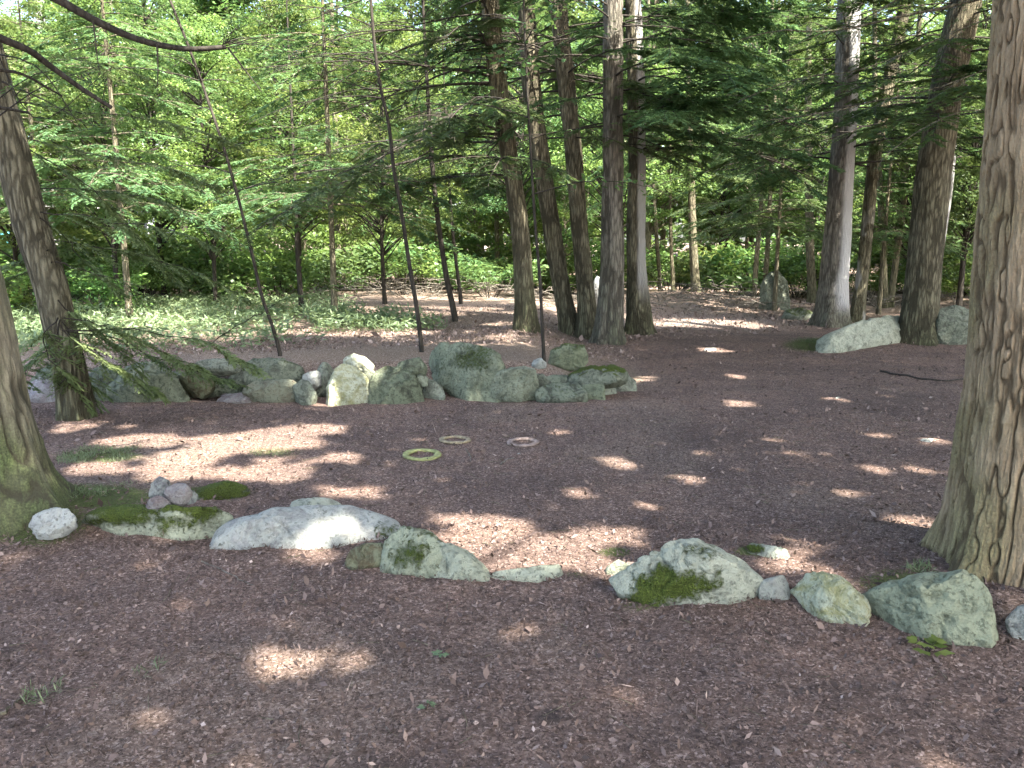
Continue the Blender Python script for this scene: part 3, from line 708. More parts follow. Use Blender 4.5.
PB = "little rocks piled on the mossy boulder"
Yp0 = gp(186, 547)[1] + .17
for pts, mt, lab, dY in [
    ([(149, 494), (152, 484), (157, 478), (166, 482), (169, 491), (163, 498), (152, 498)], 'stone_grey', "grey pointed rock standing highest in the little pile", .10),
    ([(163, 500), (166, 489), (175, 485), (186, 486), (190, 494), (187, 503), (177, 508), (167, 506)], 'stone_pink', "mottled grey round rock beside the pointed one in the pile", .02),
    ([(146, 508), (149, 500), (158, 496), (167, 499), (169, 507), (162, 514), (150, 514)], 'stone_pink', "pinkish brown rock lowest in the little pile", -.06),
    ([(184, 500), (187, 492), (193, 491), (197, 496), (195, 502), (188, 504)], 'stone_grey', "smallest grey rock at the right of the little pile", .05)]:
    stone("pile_rock", pts, mt, lab, .9, PB, 0, Y=Yp0 + dY, sub=4, cat="rock", rough=.8, sink=0)

# pale pebbles on the mulch; all but the first stand in for sun flecks
PG = "pale pebbles and leaf scraps on the mulch"
for (a, b, s, lab) in [(296, 611, 7, "pale flat stone flush in the mulch below the long slab"), (523, 456, 6, "small pinkish stone in front of the rightmost ground ring"),
                       (932, 443, 9, "white flat stone on the mulch beside the near right trunk"), (838, 399, 5, "white flat stone in the middle of the right clearing"), (712, 351, 7, "pale flat stone on the mulch near the trunk clump")]:
    stone("pebble", [(a - s, b), (a - s * .5, b - s * .35), (a + s * .6, b - s * .4), (a + s, b), (a + s * .4, b + s * .3), (a - s * .6, b + s * .3)], 'stone_white', lab, 1.6, PG, sub=3, cat="pebble")

def pile(x, y):
    x = np.asarray(x, float); y = np.asarray(y, float); z = np.zeros(np.broadcast(x, y).shape)
    for (cx, cy, hx, hy, ta, tb) in FOOT:
        hr = max(hx, hy); m = (np.abs(x - cx) < hr * 2 + .3) & (np.abs(y - cy) < hr * 2 + .3)
        if not m.any(): continue
        xs, ys = x[m], y[m]; k = min(hx, hy)
        d = (np.sqrt((((xs - cx) * ta + (ys - cy) * tb) / hx) ** 2 + ((-(xs - cx) * tb + (ys - cy) * ta) / hy) ** 2) - .95) * k
        z[m] = np.maximum(z[m], (.016 + .016 * vnoise(xs * 6, ys * 6, .3, 44)) * np.where(d < 0, 1, np.exp(-(d / .085) ** 2)))
    return z
gx = axis(-260, 260, -2.6, 2.6, .032, .035); gy = axis(-60, 420, 2.0, 4.6, .028, .016)
GX, GY = np.meshgrid(gx, gy); GZ = gh(GX, GY)
GZ = GZ + pile(GX, GY)
nearm = np.clip(1.4 - np.hypot(GX, GY) / 8, 0, 1)
GZ = GZ + nearm * (.010 * fbm(GX * 7, GY * 7, .2, 21, 3) + .006 * vnoise(GX * 19, GY * 19, .4, 25))
Vg = np.stack([GX, GY, GZ], -1).reshape(-1, 3)
ny, nx = GX.shape
ii = np.arange(ny - 1)[:, None] * nx + np.arange(nx - 1)[None]
Fg = np.stack([ii, ii + 1, ii + nx + 1, ii + nx], -1).reshape(-1, 4)
px, py, dep = project(Vg); x, y = Vg[:, 0], Vg[:, 1]
nz = fbm(x * .8, y * .8, 1.0, 31, 4)
litter = sstep(8.4, 8.9, y + .2 * nz) * sstep(2.2, .6, x + .5 * nz - sstep(14, 18, y) * 3) 
litter = np.maximum(litter, sstep(17.5, 21, y + 2 * nz))
litter = np.maximum(litter, .35 * sstep(.15, .5, nz) * (y < 9))
sunlit_dust = np.exp(-((px - 690) / 62) ** 2 - ((py - 322) / 5) ** 2) * (dep > 5)  # pale earth band, lightened along the sunlit stretch of path
sunlit_dust = np.maximum(sunlit_dust, .5 * np.exp(-((px - 760) / 60) ** 2 - ((py - 322) / 8) ** 2) * (dep > 5))
def spot(cx, cy, rx, ry): return np.exp(-(((px - cx) / rx) ** 2 + ((py - cy) / ry) ** 2) ** 1.5) * (dep > 1)
moss = np.zeros(len(Vg))
for s in [(90, 496, 75, 14, .95), (30, 520, 70, 30, .9), (215, 492, 40, 7, 1), (100, 455, 55, 9, .75), (275, 452, 40, 7, .55), (640, 606, 35, 9, .5), (615, 552, 20, 6, .8),
          (755, 551, 25, 6, .9), (820, 345, 45, 9, .8), (905, 583, 60, 18, .7), (690, 560, 15, 6, .4), (60, 690, 40, 18, .35), (600, 378, 60, 16, .5), (575, 575, 18, 5, .5)]:
    moss = np.maximum(moss, s[4] * spot(*s[:4]))
moss = np.maximum(moss, .7 * sstep(-3, -5, x) * sstep(9.5, 11.5, y) * sstep(22, 17, y) * sstep(-.4, .2, nz))
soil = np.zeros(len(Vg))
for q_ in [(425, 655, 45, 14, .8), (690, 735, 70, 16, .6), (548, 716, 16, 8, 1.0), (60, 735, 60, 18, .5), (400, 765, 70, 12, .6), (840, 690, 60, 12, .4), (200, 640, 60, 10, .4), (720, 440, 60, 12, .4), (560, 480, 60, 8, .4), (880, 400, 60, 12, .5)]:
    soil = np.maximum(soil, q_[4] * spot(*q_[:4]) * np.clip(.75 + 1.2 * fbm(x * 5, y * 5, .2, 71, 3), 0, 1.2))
me = mesh_np("ground", Vg, [Fg], {'litter': ('POINT', litter), 'sunlit_dust': ('POINT', sunlit_dust), 'soil': ('POINT', soil), 'moss': ('POINT', moss)})
tag(link("ground", me, M['ground']), "brown mulch and needle covered forest floor", "ground", kind='structure')


# ------------------------------------------------------------------ rings
def ring(px_, py_, wpx, mat, lab, tilt):
    c = gp(px_, py_); R = wpx / FPX * c[1] / 2
    maj, mnr = 96, 14
    u = np.linspace(0, 2 * np.pi, maj, endpoint=False); v = np.linspace(0, 2 * np.pi, mnr, endpoint=False)
    U, Vv = np.meshgrid(u, v, indexing='ij')
    wdt = R * .17 * (1 + .16 * fbm(np.cos(U) * 2, np.sin(U) * 2, 0, px_, 2)); th = .010
    e = lambda t: np.sign(t) * np.abs(t) ** .7
    rr = R - wdt + wdt * e(np.cos(Vv)) + .006 * fbm(np.cos(U) * 5, np.sin(U) * 5, Vv, px_ + 1, 3)
    zz = th * e(np.sin(Vv)) + .012 + .005 * fbm(np.cos(U) * 3, np.sin(U) * 3, Vv, px_ + 5, 3)
    Vt = np.stack([rr * np.cos(U), rr * np.sin(U), zz], -1).reshape(-1, 3)
    i, j = np.meshgrid(np.arange(maj), np.arange(mnr), indexing='ij')
    F = np.stack([i * mnr + j, ((i + 1) % maj) * mnr + j, ((i + 1) % maj) * mnr + (j + 1) % mnr, i * mnr + (j + 1) % mnr], -1).reshape(-1, 4)
    o = link("ground_ring", mesh_np("ground_ring", Vt, [F]), mat, loc=c); o.rotation_euler = tilt
    tag(o, lab, "ring", "worn rings lying on the mulch")
ring(422, 456, 40, plain_mat("ring_lime", (.235, .245, .10), .75, .4), "lime yellow ring lying nearest on the mulch", (.03, .02, 0))
ring(455, 441, 33, plain_mat("ring_tan", (.24, .20, .125), .75, .45), "tan yellow ring behind the lime one on the mulch", (-.02, .03, 0))
ring(523, 443.5, 33, plain_mat("ring_pink", (.23, .175, .145), .75, .45), "pinkish tan ring lying apart to the right on mulch", (.02, -.02, 0))

# ------------------------------------------------------------------ trees with traced trunks
SUN = np.array([.42, -.42, .80]); SUN /= np.linalg.norm(SUN); KX, KY = SUN[0] / SUN[2], SUN[1] / SUN[2]
OPEN = []
for a_, b_, rx_, ry_ in [(700, 323, 75, 5), (400, 312, 120, 6), (350, 332, 80, 5), (180, 322, 150, 16), (600, 316, 40, 4), (730, 300, 60, 5)]:
    c_ = gp(a_, b_); OPEN.append((c_[0] - KX * c_[2], c_[1] - KY * c_[2], rx_ / FPX * c_[1], abs(gp(a_, b_ - ry_)[1] - gp(a_, b_ + ry_)[1]) / 2))
def carve(Lv):
    """openings between the crowns through which the sun reaches the bank and the path"""
    for i, q in enumerate(Lv.q):
        c = q.mean(1); gx_, gy_ = c[:, 0] - KX * c[:, 2], c[:, 1] - KY * c[:, 2]; k = np.ones(len(c), bool)
        nz_ = vnoise(gx_ * 2, gy_ * 2, 0, 61)
        for (ox, oy, ax_, ay_) in OPEN: k &= ((gx_ - ox) / ax_) ** 2 + ((gy_ - oy) / ay_) ** 2 > 1 + .6 * nz_
        Lv.q[i] = q[k]; Lv.t[i] = Lv.t[i][k]
def make_tree(name, path, radii, mat, label, cat="tree", group=None, seg=20, rings=50, crown=None, flare=.5, furrow=0., seed=1, leafmat='hemlock', nscale=9., moss_fn=None, pale_fn=None, vscale=.14, lobes=5):
    path = np.asarray(path, float).copy()
    gz = float(gh(path[0, 0], path[0, 1]))
    d = path[0] - path[1]; d = d / max(.05, -d[2]) if d[2] < 0 else np.array([0, 0, -1.0])
    if path[0, 2] > gz - .12: path = np.vstack([path[0] + d * (path[0, 2] - gz + .12) * np.array([.3, .3, 1]), path]); radii = [radii[0]] + list(radii)
    loc = np.array([path[0, 0], path[0, 1], gz])
    r = root_at(name, loc, label, cat, group)
    V, F, A, P, R = trunk_mesh(path, radii, seg, rings, furrow, flare, nscale, vscale, seed, gz, moss_fn, pale_fn, lobes)
    link("trunk", mesh_np("trunk", V - loc, [F], A), M[mat], r)
    if crown:
        Lv, mb = crown(P); carve(Lv)
        if mb.n: link("branch_crown", mb.mesh("branch_crown", loc), M['bark_thin'] if leafmat != 'bright' else M['bark_thin'], r)
        if Lv.count(): link("crown", Lv.mesh("crown", loc), M[leafmat], r)
    return r

def pxr(w, Y): return w * .5 / FPX * Y

# --- near right hemlock
bR = gp(1022, 592); YR = 3.62
pR = [at(1012, 608, YR)] + [at(a, b, YR) for a, b in ((1024, 560), (1034, 460), (1043, 330), (1050, 200), (1056, 60), (1060, 0), (1066, -150))]
pR = np.array(pR); topR = pR[-1] + np.array([.35, .1, 9.0]); pR = np.vstack([pR, pR[-1] * .5 + topR * .5, topR])
rR = [.36, .345, .32, .295, .278, .265, .26, .25, .18, .09]
MR_moss = lambda a, h, V: sstep(.2, .9, .75 * np.cos(a - 3.0) + .35 * np.exp(-h / .5) + .45 * fbm(V[:, 0] * 4, V[:, 1] * 4, V[:, 2] * 3, 5, 3) - .3) * .6
near_r_tree = make_tree("hemlock_tree", pR, rR, 'bark_near', "massive tan furrowed hemlock trunk, nearest on the right", seg=640, rings=1200, flare=.24, furrow=.016, nscale=27., seed=4, moss_fn=MR_moss, vscale=.085)

# --- near left hemlock
YL = gp(10, 522)[1] + .12
pL = np.array([at(a, b, YL) for a, b in ((2, 530), (-8, 480), (-24, 400), (-44, 310), (-62, 230), (-82, 120), (-100, 0), (-120, -160))])
topL = pL[-1] + np.array([-.3, .2, 8.0]); pL = np.vstack([pL, pL[-1] * .5 + topL * .5, topL])
ML_moss = lambda a, h, V: sstep(.1, .9, .9 * np.exp(-h / .45) + .55 * fbm(V[:, 0] * 3, V[:, 1] * 3, V[:, 2] * 2, 9, 3) + .25)
rL = [.30, .265, .25, .255, .24, .225, .21, .2, .14, .07]
LIMBS = []
def crownL(P):
    Lv, mb = Leaves(), MB()
    Yb = 4.3
    for pts, r0, dn in [([(-70, -60), (20, -20), (62, 2), (100, 23), (140, 40), (190, 49), (226, 47)], .030, 0),
                        ([(-60, 10), (0, 38), (30, 51), (45, 62), (75, 84), (112, 108)], .026, .0),
                        ([(-60, 60), (0, 70), (22, 74), (48, 88), (62, 96)], .012, .0),
                        ([(-60, 105), (0, 108), (29, 113)], .014, 0)]:
        Y = Yb + np.linspace(0, .5, len(pts))
        B = resample([at(a, b, yy) for (a, b), yy in zip(pts, Y)], 26)
        lb = MB(); lb.tube(B, np.linspace(r0, r0 * .45, 26), 8); LIMBS.append(lb)
    for pts in [[(93, 20), (96, 45), (99, 68), (101, 75)], [(157, 44), (158, 70), (157, 95)], [(228, 48), (245, 70), (262, 92)]]:
        B = resample([at(a, b, Yb + .2) for a, b in pts], 8); mb.tube(B, np.linspace(.006, .002, 8), 4)
    # fine dead twiglets at the limb tip
    for k in range(16):
        b = at(222 + RNG.uniform(-4, 6), 46 + RNG.uniform(-5, 5), Yb + .5)
        e = b + np.array([RNG.uniform(.1, .42), RNG.uniform(-.2, .25), RNG.uniform(-.03, .13)])
        mb.tube(resample([b, (b + e) / 2 + np.array([0, 0, .02]), e], 6), np.linspace(.003, .001, 6), 3)
    for k in range(5):
        pts = [(RNG.uniform(-40, 10), RNG.uniform(0, 120)), (RNG.uniform(30, 60), RNG.uniform(40, 130)), (RNG.uniform(80, 140), RNG.uniform(60, 160))]
        Y = 5.0 + RNG.uniform(0, .8)
        B = resample([at(a, b, Y) for a, b in pts], 9); mb.tube(B, np.linspace(.006, .002, 9), 4)
        spray(Lv, mb, B, .3, .09, .30, .055, .014, .04, .65, .2, .4, .45)
    hemlock_crown(P, 6.0, 11.0, 26, 2.6, 1.2, .4, None, Lv, mb, .8, .12, .045, .16, .6, .08)
    return Lv, mb
near_l_tree = make_tree("hemlock_tree", pL, rL, 'bark_moss', "near left hemlock trunk with a green mossy flared base", seg=240, rings=560, flare=.7, furrow=.022, nscale=11., seed=8, crown=crownL, moss_fn=ML_moss, lobes=4)

for lb in LIMBS: link('limb', lb.mesh('limb', np.array(near_l_tree.location)), M['bark_thin'], near_l_tree)
# --- leaning left hemlock
Y2 = gp(76, 418)[1]
p2 = px_path([(77, 422), (72, 380), (61, 330), (49, 280), (37, 245), (24, 200), (14, 160), (0, 105), (-20, 20)], Y2, 11.0)
def crown2(P):
    Lv, mb = Leaves(), MB()
    for pts, Y, d, t in [([(12, 133), (70, 149), (150, 164), (230, 192)], 7.3, 1.0, .65), ([(40, 212), (95, 219), (150, 226), (215, 246)], 7.0, 1., .55),
                      ([(40, 218), (62, 236), (85, 262), (120, 290)], 6.9, .8, .6), ([(55, 262), (92, 272), (125, 285), (140, 308)], 6.8, .35, .6),
                      ([(58, 300), (85, 325), (120, 352), (150, 392)], 6.75, 1., .75), ([(60, 320), (50, 345), (30, 365), (18, 400)], 6.9, 1., .45),
                      ([(62, 330), (110, 338), (170, 362), (240, 385)], 7.0, .8, .45), ([(48, 250), (20, 262), (0, 268)], 7.2, .6, .5), ([(52, 262), (30, 272), (-5, 285)], 7.2, .6, .5),
                      ([(62, 322), (78, 345), (88, 372), (100, 412)], 6.8, 1., .75), ([(64, 318), (100, 325), (150, 345), (205, 372)], 6.6, 1., .8), ([(60, 325), (85, 350), (125, 372), (165, 396)], 6.5, 1., .75), ([(58, 318), (42, 340), (60, 372), (82, 402)], 6.5, 1., .8), ([(66, 330), (120, 330), (200, 340), (262, 372)], 6.7, 1., .8), ([(210, 345), (240, 325), (285, 300), (330, 285)], 7.6, .7, .6),
                      ([(30, 190), (90, 190), (160, 200), (225, 235)], 8.0, 1., .6), ([(10, 140), (80, 180), (150, 250), (180, 290)], 7.8, 1., .55), ([(0, 100), (70, 110), (160, 120), (250, 150)], 7.9, 1., .7),
                      ([(20, 180), (-10, 190), (-60, 210)], 7.4, 1., .5), ([(0, 110), (60, 60), (140, 75), (220, 110)], 8.2, .9, .65), ([(45, 240), (120, 250), (190, 270), (250, 300)], 7.8, .9, .6)]:
        B = resample([at(a, b, Y + .25 * k) for k, (a, b) in enumerate(pts)], 14); B[1:, :] += RNG.normal(size=(13, 3)) * .012
        mb.tube(B, np.linspace(.007, .0015, 14), 5)
        spray(Lv, mb, B, .1, .038, .46, .055, .018, .026, t + .15, .22, .5, d, .0015)
    hemlock_crown(P, 4.2, 10.5, 34, 2.3, .8, .55, None, Lv, mb, .9, .08, .03, .12, .5, .055)
    return Lv, mb
make_tree("hemlock_tree", p2, [pxr(w, Y2) for w in (32, 31, 31, 32, 32, 32, 31, 30, 28)] + [.05], 'bark_brown', "leaning brown trunk left of the stone wall with drooping green sprays", seg=64, rings=200, crown=crown2, flare=.16, furrow=.010, nscale=10, seed=3, leafmat='hemlight',
          moss_fn=lambda a, h, V: .6 * np.exp(-h / .35))

# --- saplings
def sapling(pts, Y, w, label, lf=26, tone=.65, mat='broad', z0=None, top=None, dens=1.0, thin=1.0):
    p = px_path(pts, Y, top or 7.5)
    def cr(P):
        Lv, mb = Leaves(), MB()
        for k in range(lf):
            z = RNG.uniform(z0 or 2.2, P[-1, 2]); base = np.array([np.interp(z, P[:, 2], P[:, 0]), np.interp(z, P[:, 2], P[:, 1]), z])
            B = branch_path(base, RNG.uniform(0, 6.28), RNG.uniform(.5, 1.5), .35, .3, 7)
            mb.tube(B, np.linspace(.008, .002, 7), 4)
            n = int(70 * dens); s = rand(n, .2, 1)
            C = np.stack([np.interp(s * 6, np.arange(7), B[:, q]) for q in range(3)], 1) + RNG.normal(size=(n, 3)) * np.array([.16, .16, .06])
            Lv.add(C, RNG.normal(size=(n, 3)) * np.array([1, 1, .3]), np.array([0, 0, 1.]) + RNG.normal(size=(n, 3)) * .4, .085 * rand(n, .6, 1.3), .05 * rand(n, .7, 1.2), tone + RNG.normal(size=n) * .2)
        return Lv, mb
    n = len(p)
    return make_tree("sapling", p, [pxr(w, Y) * q for q in np.linspace(1.1, .75, n - 1)] + [.006], 'bark_thin', label, "sapling", "saplings behind the stone wall", 10, 50, cr, .15, seed=len(label), leafmat=mat)
S1y = gp(280, 356)[1]; S2y = gp(422, 352)[1]
sapling([(281, 360), (272, 325), (263, 300), (253, 258), (240, 205), (223, 145), (205, 92), (188, 45), (170, 0)], S1y, 3.4, "thin dark sapling leaning left above the mossy cap slab", mat='bright', tone=.5)
sapling([(422, 354), (417, 310), (409, 262), (402, 215), (394, 170), (388, 120), (381, 90), (374, 40), (371, 0)], S2y, 3.9, "slender sapling rising behind the dark capstone", mat='bright', tone=.4, dens=.7)
sapling([(455, 320), (447, 280), (440, 235), (434, 185), (430, 130)], gp(455, 322)[1], 5.5, "dark young trunk right of the slender sapling", tone=.4)
sapling([(461, 304), (456, 262), (452, 225), (449, 180)], gp(460, 304)[1], 3.5, "thin pole of a sapling behind the dark young trunk", tone=.4)
sapling([(544, 362), (542, 320), (540, 280), (536, 235), (533, 190), (530, 140)], gp(544, 362)[1], 3.2, "thin mossy stem in front of the clumped trunks", mat='hemlock', lf=14, tone=.4)
sapling([(302, 312), (300, 285), (298, 262), (296, 215)], gp(301, 312)[1], 5, "short grey stem standing beyond the grass patch", tone=.5)
sapling([(186, 288), (185, 262), (184, 240), (182, 180)], gp(186, 286)[1] , 9, "stubby olive trunk behind the fern patch", tone=.6)

# --- clumped hemlocks in the middle
FT = "thin dark trunks at the far edge of the clearing"
CL = "clump of hemlock trunks beside the path"
def mid_crown(nb, tone, z0=2.0, z1=9.5, l0=3.0, l1=1.3, az=None, dens=1.0):
    def f(P):
        Lv, mb = hemlock_crown(P, z0, z1, int(nb * 1.15), l0, l1, tone + .15, az, None, None, dens, .072, .023, .07, .8, .03)
        return Lv, mb
    return f
def mid_tree(pts, w, label, mat='bark_brown', nb=34, tone=.35, z0=3.3, top=8.8, grp=CL, seed=1, pale=None, Y=None, flare=.35, az=None, l0=3.0, furrow=.012, dens=1.0):
    Y = Y or gp(*pts[0])[1]
    p = px_path(pts, Y, top)
    return make_tree("hemlock_tree", p, [pxr(q, Y) for q in w] + [.05], mat, label, "tree", grp, 40, 130, mid_crown(int(nb * (1.05 if grp == CL else 1)), tone, z0, top - .5, l0, az=az, dens=dens), flare, furrow, seed, 'hemlight' if grp in (CL, FT) else 'hemlock', 8., pale_fn=pale,
                     moss_fn=lambda a, h, V: .45 * np.exp(-h / .6) + .25 * sstep(0, .5, fbm(V[:, 0] * 2, V[:, 1] * 2, V[:, 2], seed, 3)))
mid_tree([(526, 331), (524, 290), (521, 240), (512, 172), (500, 100), (490, 0)], (22, 19, 18, 18, 18, 17), "straight brown trunk standing first and left in the clump", seed=11, nb=62, az=(3.2, 1.5), l0=4.2, z0=2.7)
mid_tree([(571, 335), (564, 300), (555, 250), (546, 190), (533, 100), (526, 0)], (20, 18, 18, 18, 18, 17), "left leaning reddish trunk second in the clump", seed=12, nb=26)
mid_tree([(589, 338), (586, 290), (580, 235), (576, 180), (567, 90), (558, 0)], (22, 18, 17, 17, 17, 17), "dark trunk third in the clump, sharing roots with the grooved one", seed=13, nb=26)
mid_tree([(609, 343), (612, 285), (613, 190), (613, 100), (613, 0)], (29, 25, 21, 20, 19), "widest grooved greenish trunk in the clump", mat='bark_grey', seed=14, nb=34, furrow=.022)
mid_tree([(639, 334), (637, 280), (636, 240), (637, 180), (636, 90), (633, 0)], (27, 21, 19, 18, 17, 16), "trunk last in the clump, dark with its sunlit half painted whitish", seed=15, nb=38, furrow=.02, az=(0.2, 1.7), l0=3.8,
         pale=lambda a, h, V: sstep(-.1, .25, np.cos(a + .35) + .35 * fbm(V[:, 0] * 5, V[:, 1] * 5, V[:, 2] * 1.5, 3, 3) - .25) * sstep(.5, 1.2, h) * .85)  # right side whitened in the bark colour where sunlight would strike
RG = "trunks beyond the right side of the clearing"
mid_tree([(831, 326), (834, 280), (838, 230), (841, 180), (846, 100), (849, 0)], (33, 27, 25, 23, 22, 21), "grey trunk with its sunlit flank painted whitish beside the pale green boulder", mat='bark_grey', seed=21, grp=RG, nb=40, l0=3.6,
         pale=lambda a, h, V: sstep(.2, .6, np.cos(a + .5) + .3 * fbm(V[:, 0] * 4, V[:, 1] * 4, V[:, 2] * 1.2, 6, 3)) * sstep(.2, .6, h) * .9)  # flank towards the sun tinted pale, imitating light on the bark
mid_tree([(857, 322), (863, 270), (868, 220), (873, 170), (886, 95), (906, 0)], (13, 12, 12, 12, 12, 11), "slim mottled trunk leaning right behind the grey one", seed=22, grp=RG, nb=22,
         pale=lambda a, h, V: .7 * sstep(.1, .3, fbm(V[:, 0] * 5, V[:, 1] * 5, V[:, 2] * 3, 16, 3)) * sstep(2.8, 1.4, h))
mid_tree([(917, 343), (922, 290), (928, 230), (934, 170), (946, 90), (966, 0)], (37, 32, 32, 31, 30, 28), "wide brown trunk leaning right, left of the near right trunk", seed=23, grp=RG, nb=40, z0=3.6, l0=3.2)
mid_tree([(930, 325), (936, 285), (942, 240), (948, 200), (956, 120)], (7, 6, 6, 6, 5), "thin whitish trunk close behind the wide brown one", mat='bark_pale', seed=24, grp=RG, nb=8, Y=18, flare=.1, furrow=0)

FT_ = "thin dark trunks at the far edge of the clearing"
for pts, w, lab, Y in [
    ([(696, 296), (693, 240), (691, 180), (688, 90)], (9, 8, 7, 6), "dark straight trunk behind the mound beside the path", 24),
    ([(673, 292), (671, 240), (670, 180)], (4, 3.5, 3), "very thin stem left of the dark straight trunk", 25),
    ([(754, 300), (756, 265), (760, 220), (764, 150)], (5, 5, 4, 4), "thin leaning stem left of the tall greenish boulder", 25),
    ([(763, 300), (766, 270), (769, 220), (772, 150)], (5, 5, 4, 4), "twin stem just beside the thin leaning one", 25.5),
    ([(812, 306), (810, 250), (809, 190), (808, 110)], (9, 8, 8, 7), "dark trunk between tall greenish boulder and grey trunk", 24),
    ([(884, 306), (883, 250), (880, 190), (876, 120)], (7, 6, 6, 5), "dark stem between slim mottled trunk and wide brown trunk", 22),
    ([(890, 306), (896, 260), (902, 215), (908, 150)], (7, 6, 6, 5), "dark stem forming a narrow fork with its neighbour", 22.3),
    ([(498, 292), (497, 240), (496, 190)], (6, 5, 4), "thin dark stem left of the first clumped trunk", 26),
    ([(660, 292), (656, 230), (652, 160)], (4, 4, 3), "thin stem right of the half whitish trunk", 27),
    ([(120, 275), (118, 200), (116, 120)], (6, 5, 4), "faint thin stem behind the leaning left trunk's sprays", 26),
    ([(340, 290), (338, 230), (336, 150)], (6, 5, 5), "thin stem between leaning sapling and slender sapling", 27)]:
    mid_tree(pts, w, lab, seed=int(pts[0][0]), grp=FT, nb=14, z0=3.0, top=10, Y=Y, flare=.2, furrow=0, l0=2.0, tone=.5)
mid_tree([(54, 262), (50, 210), (46, 150), (44, 90), (40, 0)], (13, 12, 11, 10, 9), "pale grey birch trunk far behind the leaning left trunk", mat='bark_pale', seed=31, grp="pale far trunks", nb=12, z0=6, top=13, Y=27, flare=.1, furrow=0, tone=.7)

# limbs of bare reddish twigs hanging in front of the right trunks
def dead_limb(pts, Y, r0, lab):
    B = resample([at(a, b, Y + .3 * k) for k, (a, b) in enumerate(pts)], 20)
    return B, r0

# ------------------------------------------------------------------ background woodland (prototypes, then copies)
def proto(name, h0, h1, radius, ncl, per, leaf, tone, mat, tr, shape='round', bark='bark_brown', flat=.35):
    Lv, mb = broad_crown(h0, h1, radius, ncl, per, leaf, tone, flat, shape, trunk_r=tr)
    V, F, A, P, R = trunk_mesh([[0, 0, -.3], [0.05, 0, h1 * .3], [-.04, .06, h1 * .6], [0, 0, h1 * .95]], [tr, tr * .85, tr * .6, tr * .15], 12, 24, 0, .3, seed=ncl)
    return dict(name=name, trunk=mesh_np("trunk", V, [F], {'moss': ('POINT', np.zeros(len(V)))}), br=mb.mesh("branch_crown"), crown=Lv.mesh("crown"), mat=mat, bark=bark)
def hproto(name, h, nb, l0, tone, z0=.8, tk=.008):
    path = np.array([[0, 0, -.3], [0, 0, h * .5], [.05, 0, h]])
    Lv, mb = hemlock_crown(resample(path, 30), z0, h * .97, nb, l0, .3, tone, None, None, None, 1., .095, .032, .11, .62, .05)
    V, F, A, P, R = trunk_mesh(path, [h * tk, h * tk * .7, .008], 12, 24, 0, .3, seed=nb)
    return dict(name=name, trunk=mesh_np("trunk", V, [F], {'moss': ('POINT', np.zeros(len(V)))}), br=mb.mesh("branch_crown"), crown=Lv.mesh("crown"), mat='hemlock', bark='bark_brown')
PR = {
 'under1': proto("young_beech", .5, 5.2, 2.0, 60, 150, .13, .55, 'broad', .05),
 'under2': proto("young_maple", .6, 4.4, 1.8, 46, 150, .15, .5, 'bright', .045),
 'under3': proto("young_birch", .9, 6.6, 1.7, 60, 140, .12, .5, 'bright', .05, flat=.5),
 'tall1': proto("tall_maple", 3.0, 14.0, 3.8, 120, 170, .19, .5, 'broad', .16),
 'tall2': proto("tall_beech", 2.2, 12.0, 3.4, 110, 170, .18, .55, 'bright', .14, bark='bark_grey'),
 'hem1': hproto("young_hemlock", 9.0, 90, 2.4, .5),
 'hem2': hproto("young_hemlock", 6.0, 60, 1.9, .55),
}
def bush_proto(n, leaf, mat, tone, h=1.3, r=1.1):
    Lv, mb = Leaves(), MB()
    for k in range(16):
        a = RNG.uniform(0, 6.28); q = r * math.sqrt(RNG.uniform(.05, 1)); z = h * RNG.uniform(.35, 1.05) * (1 - .35 * q / r)
        c = np.array([q * math.cos(a), q * math.sin(a), z])
        mb.tube(resample([[c[0] * .1, c[1] * .1, -.1], c * np.array([.5, .5, .65]), c], 6), np.linspace(.012, .003, 6), 4)
        m = n // 16; v = rdir(m) * (rand(m) ** .5)[:, None] * np.array([.42, .42, .26])
        t = tone + RNG.normal() * .2
        Lv.add(c + v, RNG.normal(size=(m, 3)) * np.array([1, 1, .4]), np.array([0, -.2, 1.]) + RNG.normal(size=(m, 3)) * .5, leaf * rand(m, .6, 1.3), leaf * .6 * rand(m, .7, 1.2), t + RNG.normal(size=m) * .15)
    return dict(br=mb.mesh("branch_crown"), crown=Lv.mesh("foliage"), mat=mat, bark='bark_thin')
def lifted(h0, h1, radius, ncl, per, leaf, tone, mat, tr, name, bark='bark_thin', flat=.3):
    return proto(name, h0, h1, radius, ncl, per, leaf, tone, mat, tr, 'round', bark, flat)
PR['mid1'] = lifted(1.9, 7.2, 2.3, 100, 290, .082, .5, 'bright', .06, "slim_maple")
PR['mid2'] = lifted(2.2, 8.0, 2.5, 105, 290, .08, .55, 'broad', .07, "slim_beech")
PR['mid3'] = lifted(1.6, 6.8, 2.0, 90, 280, .075, .6, 'bright', .05, "slim_birch", flat=.4)
PR['hem3'] = hproto("young_hemlock", 8.2, 95, 2.6, .6, 2.6)
PR['hem4'] = dict(hproto('young_hemlock', 7.5, 95, 2.6, .55, 1.9), mat='hemlight')
PR['hem5'] = dict(hproto('young_hemlock', 6.8, 80, 2.2, .6, 1.7), mat='hemlight')
BP = [bush_proto(1500, .13, 'bright', .6), bush_proto(1300, .12, 'broad', .5, 1.0, 1.2), bush_proto(1400, .10, 'bright', .45, 1.7, .9)]
for d_ in list(PR.values()) + BP:
    for k in ('trunk', 'br', 'crown'):
        if k in d_: d_[k].materials.append(M[d_['mat'] if k == 'crown' else d_['bark']])

